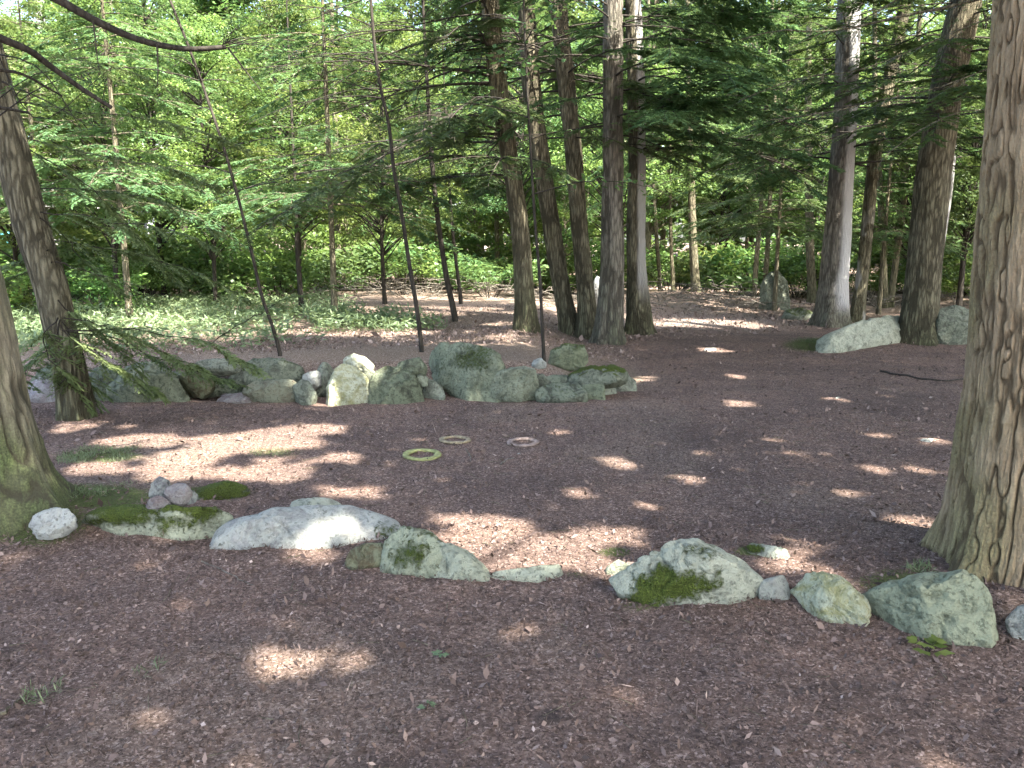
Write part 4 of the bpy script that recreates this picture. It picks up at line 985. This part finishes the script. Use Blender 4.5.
def where(pxv):
    for a, t in ((-60, "outside the left edge trunk"), (60, "behind the near left trunk"), (170, "beyond the fern patch"), (285, "behind the leaning sapling"), (420, "between the two slender saplings"), (520, "behind the first clumped trunk"),
                 (640, "behind the clumped trunks"), (740, "behind the mound"), (830, "behind the tall greenish boulder"), (910, "between the grey and wide brown trunks"), (985, "behind the wide brown trunk"), (1100, "behind the near right trunk")):
        if pxv <= a: return t
    return "past the near right trunk"
def place(kind, pxv, Y, s, rz, desc, grp):
    x_ = (pxv - 512) / FPX * (Y * CP + .2); z_ = float(gh(x_, Y)); d_ = PR[kind]
    r = root_at(d_['name'], (x_, Y, z_), f"{desc} {where(pxv)}", "tree", f"{grp} {where(pxv)}")
    r.rotation_euler = (0, 0, rz); r.scale = (s, s, s)
    for nm, k in (("trunk", 'trunk'), ("branch_crown", 'br'), ("crown", 'crown')):
        o = bpy.data.objects.new(nm, d_[k]); COL.objects.link(o); o.parent = r
def put_bush(i, pxv, Y, s, rz):
    x_ = (pxv - 512) / FPX * (Y * CP + .2); z_ = float(gh(x_, Y)); d_ = BP[i]
    desc = ("bright leafy low shrub", "dull green spreading shrub", "pale green upright shrub")[i]
    r = root_at("shrub", (x_, Y, z_), f"{desc} {where(pxv)}", "shrub", f"{desc}s {where(pxv)}")
    r.rotation_euler = (0, 0, rz); r.scale = (s, s, s)
    for nm, k in (("branch_crown", 'br'), ("foliage", 'crown')):
        o = bpy.data.objects.new(nm, d_[k]); COL.objects.link(o); o.parent = r
rr = random.Random(5)
DESC = {'under1': "young green beech", 'under2': "small bright maple", 'under3': "light airy birch sapling", 'tall1': "tall green maple", 'tall2': "tall yellow green beech", 'hem1': "dark feathery hemlock", 'hem2': "small feathery hemlock", 'mid1': "slim maple with bright leaves", 'mid2': "slim beech with layered leaves", 'mid3': "slim birch with fine pale leaves", 'hem3': "feathery hemlock with bare lower trunk", 'hem4': "pale feathery hemlock with layered boughs", 'hem5': "slight pale hemlock"}
def g_(k): return DESC[k] + "s"
for kk, pxv, Y, sc_ in [('hem4', 130, 13.2, .95), ('hem4', 335, 13.8, .95), ('hem5', 50, 15.5, 1.0), ('hem5', 880, 19.5, 1.0), ('hem4', 775, 20.5, 1.0), ('mid1', 118, 16.5, .9), ('mid3', 215, 17.5, .9), ('mid2', 165, 20, 1), ('mid1', 300, 19.5, 1), ('mid3', 385, 18.5, .95), ('mid3', 20, 17, .9), ('mid1', 70, 21, 1.05), ('mid2', -30, 19, 1), 
                        ('mid2', 765, 32, 1.05), ('mid2', 720, 33, 1.1), ('mid1', 815, 31, 1.1),  ('mid1', 905, 23, 1.05), ('mid2', 960, 20, 1), ('hem3', 985, 22, 1), ('mid1', 610, 24, 1.1), ('mid2', 520, 24.5, 1.1)]:
    place(kk, pxv, Y, sc_, rr.uniform(0, 6.28), DESC[kk], g_(kk))
for i in range(30):
    pxv = -80 + i * 40 + rr.uniform(-15, 15); Y = rr.uniform(24, 31)
    if 600 < pxv < 860: Y = rr.uniform(27, 33)
    k = rr.choice(['under1', 'under2', 'under3', 'under2', 'hem2'])
    if pxv < 60: Y += 6
    if 640 < pxv < 850: Y += 6
    if 620 < pxv < 880 and i % 2: continue
    place(k, pxv, Y, rr.uniform(.8, 1.15), rr.uniform(0, 6.28), DESC[k], g_(k))
for i in range(26):
    pxv = -90 + i * 47 + rr.uniform(-20, 20); Y = rr.uniform(32, 42)
    k = rr.choice(['tall1', 'tall2', 'hem1', 'under3', 'tall2'])
    place(k, pxv, Y, rr.uniform(.85, 1.15), rr.uniform(0, 6.28), DESC[k], g_(k))
for i in range(42):
    pxv = -90 + i * 29.5 + rr.uniform(-25, 25); Y = rr.uniform(45, 60)
    k = rr.choice(['tall1', 'tall2', 'tall1', 'hem1'])
    place(k, pxv, Y, rr.uniform(1.0, 1.35), rr.uniform(0, 6.28), DESC[k], g_(k))
for i in range(60):
    pxv = -60 + i * 19.5 + rr.uniform(-15, 15); Y = rr.uniform(21.5, 26)
    if 560 < pxv < 700: Y = rr.uniform(27, 29)
    if 700 < pxv < 830: Y = rr.uniform(27.5, 30)
    if i % 2 and pxv > 280: Y += 5
    put_bush(rr.randrange(3), pxv, Y, rr.uniform(.6, 1.1), rr.uniform(0, 6.28))
for i in range(22):
    pxv = -30 + i * 25 + rr.uniform(-12, 12); Y = rr.uniform(19.5, 23.5)
    put_bush(rr.randrange(3), pxv, Y if not 300 < pxv < 480 else Y + 3, rr.uniform(1.1, 1.8), rr.uniform(0, 6.28))
for i in range(18):
    pxv = 500 + i * 29 + rr.uniform(-12, 12); Y = rr.uniform(26.5, 29.5)
    put_bush(rr.choice((0, 0, 2, 1)), pxv, Y, rr.uniform(1.2, 1.9), rr.uniform(0, 6.28))
for i in range(8):                                                   # the woods go on past the near right trunk
    k = rr.choice(['mid2', 'tall2', 'hem3', 'under1', 'mid1']); pxv = 1125 + i * 48 + rr.uniform(-15, 15)
    place(k, pxv, rr.uniform(17, 30), rr.uniform(.9, 1.15), rr.uniform(0, 6.28), DESC[k], g_(k)); put_bush(i % 3, pxv + 20, rr.uniform(18, 26), rr.uniform(1, 1.6), i)
# shrubs beside the left trunks
for pxv, Y, s, i in ((20, 15.5, .8, 0), (100, 14.5, .75, 0), (60, 17, 1.0, 1), (150, 19, .7, 2), (-20, 14, .9, 0), (115, 17.5, .8, 2)):
    put_bush(i, pxv, Y, s, pxv)

# distant woods: one mass behind the trees one can tell apart
Lv = Leaves(); n = 110000
a_ = rand(n, rad(28), rad(152)); q_ = rand(n, 64, 95)
X_, Y_ = q_ * np.cos(a_), q_ * np.sin(a_)
topn = 19 + 9 * fbm(a_ * 9, q_ * .05, .1, 77, 4)
Z_ = gh(X_, Y_) + topn * rand(n) ** .8
cl = fbm(X_ * .2, Y_ * .2, Z_ * .3, 78, 3)
Lv.add(np.stack([X_, Y_, Z_], 1), RNG.normal(size=(n, 3)) * np.array([1, 1, .5]), np.array([0, -.5, 1.]) + RNG.normal(size=(n, 3)) * .6, .8 * rand(n, .5, 1.3), .5 * rand(n, .6, 1.2), .5 + cl * .6 + RNG.normal(size=n) * .15)
tag(link("far_woods", Lv.mesh("far_woods"), M['bright']), "distant mass of sunlit green woods", "woods", kind='stuff')

# ------------------------------------------------------------------ distant grey house and blue tarp
def box(bm, c, s):
    m = bmesh.ops.create_cube(bm, size=1)
    for v in m['verts']: v.co = Vector((c[0] + v.co.x * s[0], c[1] + v.co.y * s[1], c[2] + v.co.z * s[2]))
def bm_obj(name, bm, mat, parent=None, loc=None):
    me = bpy.data.meshes.new(name); bm.to_mesh(me); bm.free(); return link(name, me, mat, parent, loc)
hp = at(105, 250, 44); hz = float(gh(hp[0], 44)); H = root_at("house", (hp[0], 44, hz), "pale grey house glimpsed through leaves beyond the leaning left trunk", "house"); H.rotation_euler = (0, 0, .25)
bm = bmesh.new(); box(bm, (0, 0, 2.2), (7.5, 6, 4.6)); bm_obj("wall", bm, plain_mat("house_siding", (.26, .29, .34), .8, .08, 8), H)
bm = bmesh.new()
vv = [bm.verts.new(v) for v in ((-4.1, -3.4, 4.4), (4.1, -3.4, 4.4), (4.1, 3.4, 4.4), (-4.1, 3.4, 4.4), (-4.1, 0, 6.8), (4.1, 0, 6.8))]
for f in ((0, 1, 5, 4), (2, 3, 4, 5), (1, 2, 5), (3, 0, 4), (3, 2, 1, 0)): bm.faces.new([vv[i] for i in f])
bm_obj("roof", bm, plain_mat("house_roof", (.20, .21, .23), .85, .15, 6), H)
for wx in (-2.2, 0.2, 2.4):
    bm = bmesh.new(); box(bm, (wx, -3.02, 2.4), (1.1, .08, 1.5)); w_ = bm_obj("window", bm, plain_mat("house_trim", (.7, .7, .7), .6, .05), H)
    bm = bmesh.new(); box(bm, (wx, -3.07, 2.4), (.9, .03, 1.3)); bm_obj("pane", bm, plain_mat("house_glass", (.06, .07, .09), .15, .1), w_)
tp = at(6, 262, 30); tz = float(gh(tp[0], 30)); T_ = root_at("tarp_shelter", (tp[0], 30, tz), "small blue green tarp shelter far off past the near left trunk", "shelter")
nt_ = 24; u_ = np.linspace(-1, 1, nt_); UU, WW = np.meshgrid(u_, u_, indexing='ij')
for off, nm in ((0, "tarp"),):
    ztop = 1.95 - .75 * np.abs(UU) ** 1.2 - .08 * np.cos(WW * 3) + .03 * fbm(UU * 3, WW * 3, 0, 3, 3)
    Vt = np.concatenate([np.stack([UU * 1.0, WW * 1.3, ztop], -1).reshape(-1, 3), np.stack([UU * 1.0, WW * 1.3, ztop - .012], -1).reshape(-1, 3)])
    ii = (np.arange(nt_ - 1)[:, None] * nt_ + np.arange(nt_ - 1)[None]); F1 = np.stack([ii, ii + nt_, ii + nt_ + 1, ii + 1], -1).reshape(-1, 4)
    link(nm, mesh_np(nm, Vt, [F1, F1[:, ::-1] + nt_ * nt_]), plain_mat("tarp_blue", (.10, .36, .42), .5, .2, 3), T_)
for sx in (-.9, .9):
    for sy in (-1.2, 1.2):
        mb = MB(); mb.tube(np.array([[sx, sy, -.2], [sx, sy, .6], [sx, sy, 1.28]]), .03, 8); link("pole", mb.mesh("pole"), M['bark_grey'], T_)

# ------------------------------------------------------------------ ground cover (nobody could count)
def scatter_px(n, poly, Ylim=None):
    """random ground points inside a region given by pixel corners"""
    out = []
    poly = np.asarray(poly, float)
    W = np.array([gp(a, b)[:2] for a, b in poly])
    lo, hi = W.min(0), W.max(0)
    while sum(len(o) for o in out) < n:
        P = np.stack([rand(n * 2, lo[0], hi[0]), rand(n * 2, lo[1], hi[1])], 1)
        ins = np.zeros(len(P), bool); j = len(W) - 1
        for i in range(len(W)):
            c = ((W[i, 1] > P[:, 1]) != (W[j, 1] > P[:, 1])) & (P[:, 0] < (W[j, 0] - W[i, 0]) * (P[:, 1] - W[i, 1]) / (W[j, 1] - W[i, 1] + 1e-12) + W[i, 0])
            ins ^= c; j = i
        out.append(P[ins])
    P = np.concatenate(out)[:n]
    return np.column_stack([P, gh(P[:, 0], P[:, 1]) + pile(P[:, 0], P[:, 1])])
def cover(name, label, cat, regs, mat, l, w, zr, tone, flat=.5, clump=.0):
    Lv = Leaves()
    for n, poly in regs:
        P = scatter_px(n, poly)
        lo_, hi_ = P[:, :2].min(0), P[:, :2].max(0); cc = (lo_ + hi_) / 2; hw = (hi_ - lo_) / 2
        e_ = (np.abs((P[:, :2] - cc) / hw) ** 2.5).sum(1); fr = 1.3 / max(.4, float(hw.min()))
        k = (fbm(P[:, 0] * fr, P[:, 1] * fr, 0, 55, 3) > -.25 + clump * rand(len(P)) + np.clip(e_ - .15, 0, 9) * 1.1); P = P[k]; m = len(P)
        P[:, 2] += rand(m, *zr) * (0.4 + .6 * np.clip(fbm(P[:, 0] * 2, P[:, 1] * 2, 0, 56, 2) + .6, 0, 1.2))
        D = RNG.normal(size=(m, 3)); D[:, 2] = flat * np.abs(D[:, 2]) + flat * .4
        Lv.add(P, D, np.array([0, 0, 1.]) + RNG.normal(size=(m, 3)) * .4, l * rand(m, .5, 1.3), w * rand(m, .6, 1.2), tone + fbm(P[:, 0], P[:, 1], 3, 57, 2) * .4 + RNG.normal(size=m) * .15)
    return tag(link(name, Lv.mesh(name), M[mat]), label, cat, kind='stuff')
cover("fern_cover", "pale green ferns and low plants behind the left wall", "ferns", [(30000, [(60, 290), (330, 300), (400, 330), (300, 345), (200, 352), (60, 352), (-60, 330), (-60, 300)]), (5000, [(300, 318), (470, 318), (440, 332), (320, 335)]), (6000, [(-60, 330), (310, 325), (330, 352), (200, 362), (60, 362), (-60, 362)])], 'fern', .12, .035, (.0, .30), .6, .4)
cover("grass_blades", "thin short grass at the foot of the near left trunk", "grass", [(2600, [(55, 448), (150, 444), (160, 462), (60, 470)]), (1500, [(235, 448), (310, 446), (310, 460), (240, 462)]), (1800, [(-30, 490), (90, 480), (190, 488), (90, 508)]), (170, [(22, 680), (60, 675), (62, 712), (25, 715)]), (70, [(130, 665), (165, 660), (160, 690), (128, 690)]), (1600, [(790, 338), (860, 338), (850, 352), (790, 350)]), (500, [(925, 582), (900, 575), (930, 560), (940, 580)])],
      'fern', .045, .005, (0, .01), .55, 1.3, .3)
# dry litter flakes
Lv = Leaves()
for n, poly, sz in [(46000, [(-200, 790), (1224, 790), (1060, 520), (-40, 520)], 1.0), (26000, [(-60, 520), (1080, 520), (1000, 410), (20, 410)], 1.25), (9000, [(640, 410), (1000, 410), (960, 345), (640, 345)], 1.5), (9000, [(60, 366), (640, 362), (640, 345), (60, 345)], 2.1), (12000, [(240, 352), (640, 345), (640, 312), (330, 312)], 2.2), (8000, [(620, 345), (830, 330), (810, 298), (640, 298)], 3.0)]:
    P = scatter_px(n, poly); P[:, 2] += .002 + .006 * rand(n)
    D = RNG.normal(size=(n, 3)); D[:, 2] = np.abs(D[:, 2]) * .75
    t = np.clip(rand(n) ** 1.3 * .62 + (rand(n) < .03) * rand(n, .3, .5), 0, 1) + (.22 if sz > 2 else 0)
    l = .016 * sz * np.exp(RNG.normal(size=n) * .38); nd_ = rand(n) < .5
    Lv.add(P, D, np.array([0, -.2, .6]) + RNG.normal(size=(n, 3)) * .7, l * np.where(nd_, 1.7, rand(n, .5, 1.5)), l * np.where(nd_, .09, rand(n, .25, .75)), t)
tag(link("leaf_litter", Lv.mesh("leaf_litter"), M['drylitter']), "dry leaf scraps and bark chips strewn over the mulch", "litter", kind='stuff')
mb = MB()
P = scatter_px(420, [(-150, 780), (1180, 780), (1010, 420), (10, 420)])
for k in range(len(P)):
    a_ = RNG.uniform(0, 6.28); l_ = RNG.uniform(.03, .13); d_ = np.array([math.cos(a_), math.sin(a_), RNG.normal() * .06]) * l_
    c_ = P[k] + np.array([0, 0, .008]); r_ = RNG.uniform(.0012, .003)
    mb.tube(resample([c_ - d_ * .5, c_ + RNG.normal(size=3) * np.array([1, 1, .2]) * l_ * .07, c_ + d_ * .5], 5), np.linspace(r_, r_ * .6, 5), 4)
tag(link("twig_litter", mb.mesh("twig_litter"), M['bark_brown']), "thin broken twigs strewn through the mulch", "litter", kind='stuff')
# dead brush at the edge of the woods
mb = MB()
for k in range(560):
    pxv = RNG.uniform(300, 620) if k < 300 else RNG.uniform(840, 1000) if k < 420 else RNG.uniform(640, 790)
    Y = RNG.uniform(20, 24); x0 = (pxv - 512) / FPX * Y; c = np.array([x0, Y, float(gh(x0, Y)) + RNG.uniform(0, .45)])
    d = np.array([RNG.normal(), RNG.normal() * .6, RNG.uniform(-.15, .5)]) * RNG.uniform(.3, 1.0)
    mb.tube(resample([c - d * .5, c + RNG.normal(size=3) * .06, c + d * .5], 5), np.linspace(.014, .004, 5), 4)
tag(link("dead_brush", mb.mesh("dead_brush"), M['bark_grey']), "tangle of dead grey brush along the edge of the woods", "brush", kind='stuff')

# twigs, single plants
def twig(pts, r, lab, mat='bark_brown', lift=.006):
    W = []
    for a, b in pts:
        g = gp(a, b); g[2] = float(gh(g[0], g[1])) + lift + r * .5; W.append(g)
    W = resample(W, 14); W[1:-1] += RNG.normal(size=(12, 3)) * r * .5; c = W[0].copy()
    mb = MB(); mb.tube(W, np.linspace(r, r * .5, 14), 7)
    tag(link("twig", mb.mesh("twig", c), M[mat], loc=c), lab, "twig", "fallen twigs on the mulch")
twig([(192, 560), (215, 570), (240, 582), (255, 588)], .005, "long thin pale twig below the long slab", 'bark_grey')
twig([(-4, 722), (12, 708), (28, 697)], .007, "short dark twig at the left beside a grass tuft")
twig([(880, 373), (905, 378), (935, 382), (965, 381)], .014, "dark fallen branch reaching towards the near right trunk", 'bark_thin', .02)
twig([(466, 450), (470, 457), (471, 463)], .006, "little straw coloured twig right of the tan yellow ring", 'bark_grey')
twig([(500, 466), (508, 461), (514, 459)], .006, "little twig before the pinkish tan ring", 'bark_grey')
def plantlet(px_, py_, h, n, leaf, mat, lab, tone=.7):
    c = gp(px_, py_); c[2] = float(gh(c[0], c[1])); r = root_at("seedling", c, lab, "plant", "small seedlings in the mulch")
    Lv, mb = Leaves(), MB()
    for k in range(n):
        a = RNG.uniform(0, 6.28); e = np.array([math.cos(a) * h * RNG.uniform(.2, .7), math.sin(a) * h * RNG.uniform(.2, .7), h * RNG.uniform(.5, 1)])
        mb.tube(resample([[0, 0, -.01], e * np.array([.3, .3, .6]), e], 5), np.linspace(.002, .001, 5), 4)
        for q in range(3):
            b = a + (q - 1) * .9
            Lv.add(e[None], np.array([[math.cos(b), math.sin(b), .15]]), np.array([[RNG.normal() * .2, RNG.normal() * .2, 1.]]), leaf * RNG.uniform(.7, 1.2), leaf * .55, tone + RNG.normal() * .15)
    link("stem_foliage", mb.mesh("stem_foliage"), M['bark_thin'], r); link("leaves", Lv.mesh("leaves"), M[mat], r)
plantlet(928, 657, .07, 10, .05, 'bright', "bright green leafy seedling below the wedge boulder", .95)
plantlet(440, 660, .03, 4, .03, 'fern', "tiny green seedling in the middle of the mulch", .5)
plantlet(426, 712, .03, 5, .025, 'fern', "tiny grassy seedling below the middle one", .5)

# ------------------------------------------------------------------ sun and the canopy that shades the clearing
SUN = np.array([.42, -.42, .80]); SUN /= np.linalg.norm(SUN); KX, KY = SUN[0] / SUN[2], SUN[1] / SUN[2]
# gaps in the canopy: where the sun comes through (centre on the ground, half sizes)
gaps = []
def gap(px_, py_, rx, ry, rot=0.0, Y=None):
    c = gp(px_, py_) if Y is None else at(px_, py_, Y)
    if Y is None:
        a = gp(px_, py_ - ry); b = gp(px_, py_ + ry); hy = max(.06, abs(a[1] - b[1]) / 2)
    else: hy = ry / FPX * Y
    hx = rx / FPX * c[1]
    gx_, gy_ = c[0] - KX * c[2], c[1] - KY * c[2]
    gaps.append((gx_, gy_, hx, hy, rot))
for g in [(360, 491, 27, 6), (485, 531, 52, 13), (520, 550, 55, 9), (555, 566, 55, 6), (450, 520, 22, 6), (305, 662, 34, 12), (150, 468, 58, 9), (268, 470, 55, 9), (235, 443, 80, 8), (140, 440, 50, 5), (310, 430, 35, 4), (90, 425, 40, 4), (330, 460, 20, 4), (190, 455, 40, 4),
          (612, 463, 12, 5), (523, 457, 12, 3), (455, 440, 6, 2), (840, 537, 40, 6), (800, 524, 30, 4), (910, 523, 16, 4), (931, 443, 10, 2), (795, 453, 8, 2), (838, 399, 9, 2.5), (711, 351, 12, 2), (735, 404, 10, 2), (735, 376, 10, 2),
          (612, 533, 36, 6), (690, 560, 24, 4), (790, 560, 30, 8), (880, 436, 7, 1.5), (700, 452, 5, 2), (825, 455, 6, 1.5), (640, 380, 14, 3), (560, 430, 8, 3),
          (320, 556, 32, 8), (945, 770, 18, 4), (600, 570, 20, 5), (870, 470, 6, 2), (770, 440, 5, 1.5), (850, 495, 7, 2), (920, 470, 6, 1.5), (690, 324, 60, 4), (790, 321, 40, 3), (650, 505, 8, 3), (690, 480, 7, 2), (575, 493, 9, 3)]:
    gap(*g)
for g in [(340, 534, 24, 9, 0, 4.1), (348, 386, 34, 34, 0, 8.1), (312, 384, 14, 10, 0, 8.1), (846, 265, 8, 40, 0, 16.6), (646, 250, 9, 60, 0, 15.2), (785, 590, 26, 12, 0, 3.7), (372, 150, 0, 0, 0, 11), (820, 600, 20, 14, 0, 3.5)]:
    if g[2]: gap(*g)
def shade(gx_, gy_):
    s = sstep(-2.0, -.5, gy_) * sstep(-10.5, -8.5, gx_) * sstep(14, 12, gx_)
    far = 17.0 + np.where(gx_ > -1.5, 1.8, 0.0) + np.where(gx_ < -4, -5.0, 0)
    s = s * sstep(far + .8, far - .8, gy_)
    dap = sstep(-.15, .12, fbm(gx_ * 1.1, gy_ * .8, 0, 95, 3))           # looser crowns towards the bank behind the wall
    s = s * (1 - sstep(9.8, 11.0, gy_) * sstep(1.0, -.5, gx_) * (1 - dap) * .95)
    return s
n = 330000
G = np.stack([rand(n, -10.5, 14), rand(n, -2.5, 23)], 1)
keep = rand(n) < shade(G[:, 0], G[:, 1])
z = rand(n, 7.6, 12.5)
# crown clumps: thin the leaves between clumps a little
cl = fbm(G[:, 0] * .55, G[:, 1] * .55, z * .35, 91, 3)
keep &= cl > -.8
nn = fbm(G[:, 0] * 3.2, G[:, 1] * 3.2, 0, 92, 2) + .8 * vnoise(G[:, 0] * 7, G[:, 1] * 6, .5, 96)
for (cx, cy, hx, hy, rot) in gaps:
    d2 = ((G[:, 0] - cx) / (hx + min(.10, .03 + .3 * hx))) ** 2 + ((G[:, 1] - cy) / (hy + min(.09, .02 + .35 * hy))) ** 2
    keep &= d2 > 1.12 + 1.2 * nn
for (ox, oy, ax_, ay_) in OPEN: keep &= ((G[:, 0] - ox) / ax_) ** 2 + ((G[:, 1] - oy) / ay_) ** 2 > 1 + .5 * nn
G = G[keep]; z = z[keep]; n = len(G)
C = np.stack([G[:, 0] + KX * z, G[:, 1] + KY * z, z], 1)
hosts = [("hemlock_tree", (7.2, 4.6), .22, "tall hemlock outside the clearing that shades it"), ("hemlock_tree", (12.5, 10.0), .2, "tall hemlock farther along the clearing side"),
         ("hemlock_tree", (2.0, -3.0), .24, "tall hemlock behind the viewpoint"), ("hemlock_tree", (-3.6, -2.4), .2, "tall hemlock behind the viewpoint towards the near left trunk"),
         ("hemlock_tree", (8.6, -3.0), .22, "tall hemlock behind the viewpoint towards the near right trunk"), ("hemlock_tree", (17.0, 15.5), .2, "tall hemlock at the far corner of the clearing")]
pos = [np.array(h[1]) for h in hosts] + [topR[:2]]
dist = np.stack([np.hypot(C[:, 0] - p[0], C[:, 1] - p[1]) for p in pos], 1); own = dist.argmin(1)
for hi, p in enumerate(pos):
    sel = own == hi
    Lv, mb = Leaves(), MB(); m = int(sel.sum())
    if m == 0: continue
    Cs = C[sel]; D = RNG.normal(size=(m, 3)) * np.array([1, 1, .25]); Nn = SUN * .8 + np.array([0, 0, .4]) + RNG.normal(size=(m, 3)) * .4
    Lv.add(Cs - unit(D) * .09, D, Nn, .19 * rand(m, .7, 1.25), .125 * rand(m, .7, 1.2), .45 + RNG.normal(size=m) * .2)
    for q in range(16):
        e = Cs[RNG.integers(m)]; zb = max(5.5, e[2] - 2.5)
        b = np.array([p[0], p[1], zb]); mid = b * .45 + e * .55 + np.array([0, 0, .5])
        mb.tube(resample([b, mid, e], 12), np.linspace(.06, .015, 12), 6)
    if hi < len(hosts):
        nm, (hx, hy), tr, lab = hosts[hi]; gz = float(gh(hx, hy))
        path = np.array([[hx, hy, gz - .2], [hx + .1, hy, 4], [hx, hy + .1, 8], [hx, hy, 13.5]])
        r = make_tree(nm, path, [tr * 1.2, tr, tr * .75, tr * .2], 'bark_brown', lab, "tree", "tall hemlocks around the viewpoint", 24, 60, None, .4, seed=50 + hi)
    else: r = near_r_tree
    loc = np.array(r.location)
    link("branch_crown", mb.mesh("branch_crown", loc), M['bark_thin'], r); link("crown", Lv.mesh("crown", loc), M['hemlock'], r)

# low bare limbs of the right hemlocks reaching over the clearing
LB = [([(1010, -10), (960, 4), (893, 18), (850, 28), (818, 32), (780, 30), (740, 40)], 5.2, .02), ([(906, -6), (880, 10), (852, 24), (822, 33), (790, 48)], 5.4, .012), ([(960, 30), (900, 55), (860, 70), (800, 78), (740, 100)], 5.6, .008),
      ([(985, 70), (930, 90), (880, 100), (830, 112), (770, 120)], 5.5, .007), ([(1000, 110), (960, 112), (920, 130), (880, 160)], 5.0, .006)]
Lv, mb = Leaves(), MB(); loc = np.array(near_r_tree.location)
for pts, Y, r0 in LB:
    b0 = at(1050, pts[0][1] - 20, 3.75)
    B = resample([b0] + [at(a, b, Y) for a, b in pts], 24)
    lb = MB(); lb.tube(B, np.linspace(r0, .003, 24), 6); link('limb', lb.mesh('limb', loc), M['bark_brown'], near_r_tree)
    spray(Lv, mb, B, .3, .06, .5, .045, .008, .045, .25, .3, .3, .35)
o = link("branch_crown", mb.mesh("branch_crown", loc), M['bark_grey'], near_r_tree); link("twig_spray", Lv.mesh("twig_spray", loc), M['hemlock'], near_r_tree)

# ------------------------------------------------------------------ light
w = bpy.data.worlds.new("World"); scene.world = w; w.use_nodes = True
nt = w.node_tree; bg = nt.nodes.get("Background") or nt.nodes.new("ShaderNodeBackground")
sky = nt.nodes.new("ShaderNodeTexSky"); sky.sky_type = 'NISHITA'; sky.sun_disc = False
sky.sun_elevation = math.asin(SUN[2]); sky.sun_rotation = math.atan2(SUN[0], SUN[1]); sky.air_density = 1.0; sky.dust_density = 4.0; sky.ozone_density = 1.0
nt.links.new(sky.outputs[0], bg.inputs[0]); bg.inputs[1].default_value = .15
sl = bpy.data.lights.new("sun", 'SUN'); sl.energy = 4.3; sl.angle = rad(.53); sl.color = (1.0, .93, .84)
so = bpy.data.objects.new("sun", sl); COL.objects.link(so); so.rotation_euler = Vector(SUN).to_track_quat('Z', 'Y').to_euler(); so.location = (8, -8, 20)

vs = scene.view_settings; vs.view_transform = 'Standard'; vs.look = 'None'; vs.gamma = 1; vs.exposure = 3.02; vs.use_curve_mapping = False
scene.render.engine = 'CYCLES'
cy = scene.cycles; cy.max_bounces = 6; cy.diffuse_bounces = 4; cy.transmission_bounces = 4; cy.glossy_bounces = 2; cy.use_denoising = True
cy.use_adaptive_sampling = True; cy.adaptive_threshold = .02; cy.sample_clamp_indirect = 6
try: cy.denoiser = 'OPENIMAGEDENOISE'
except Exception: pass
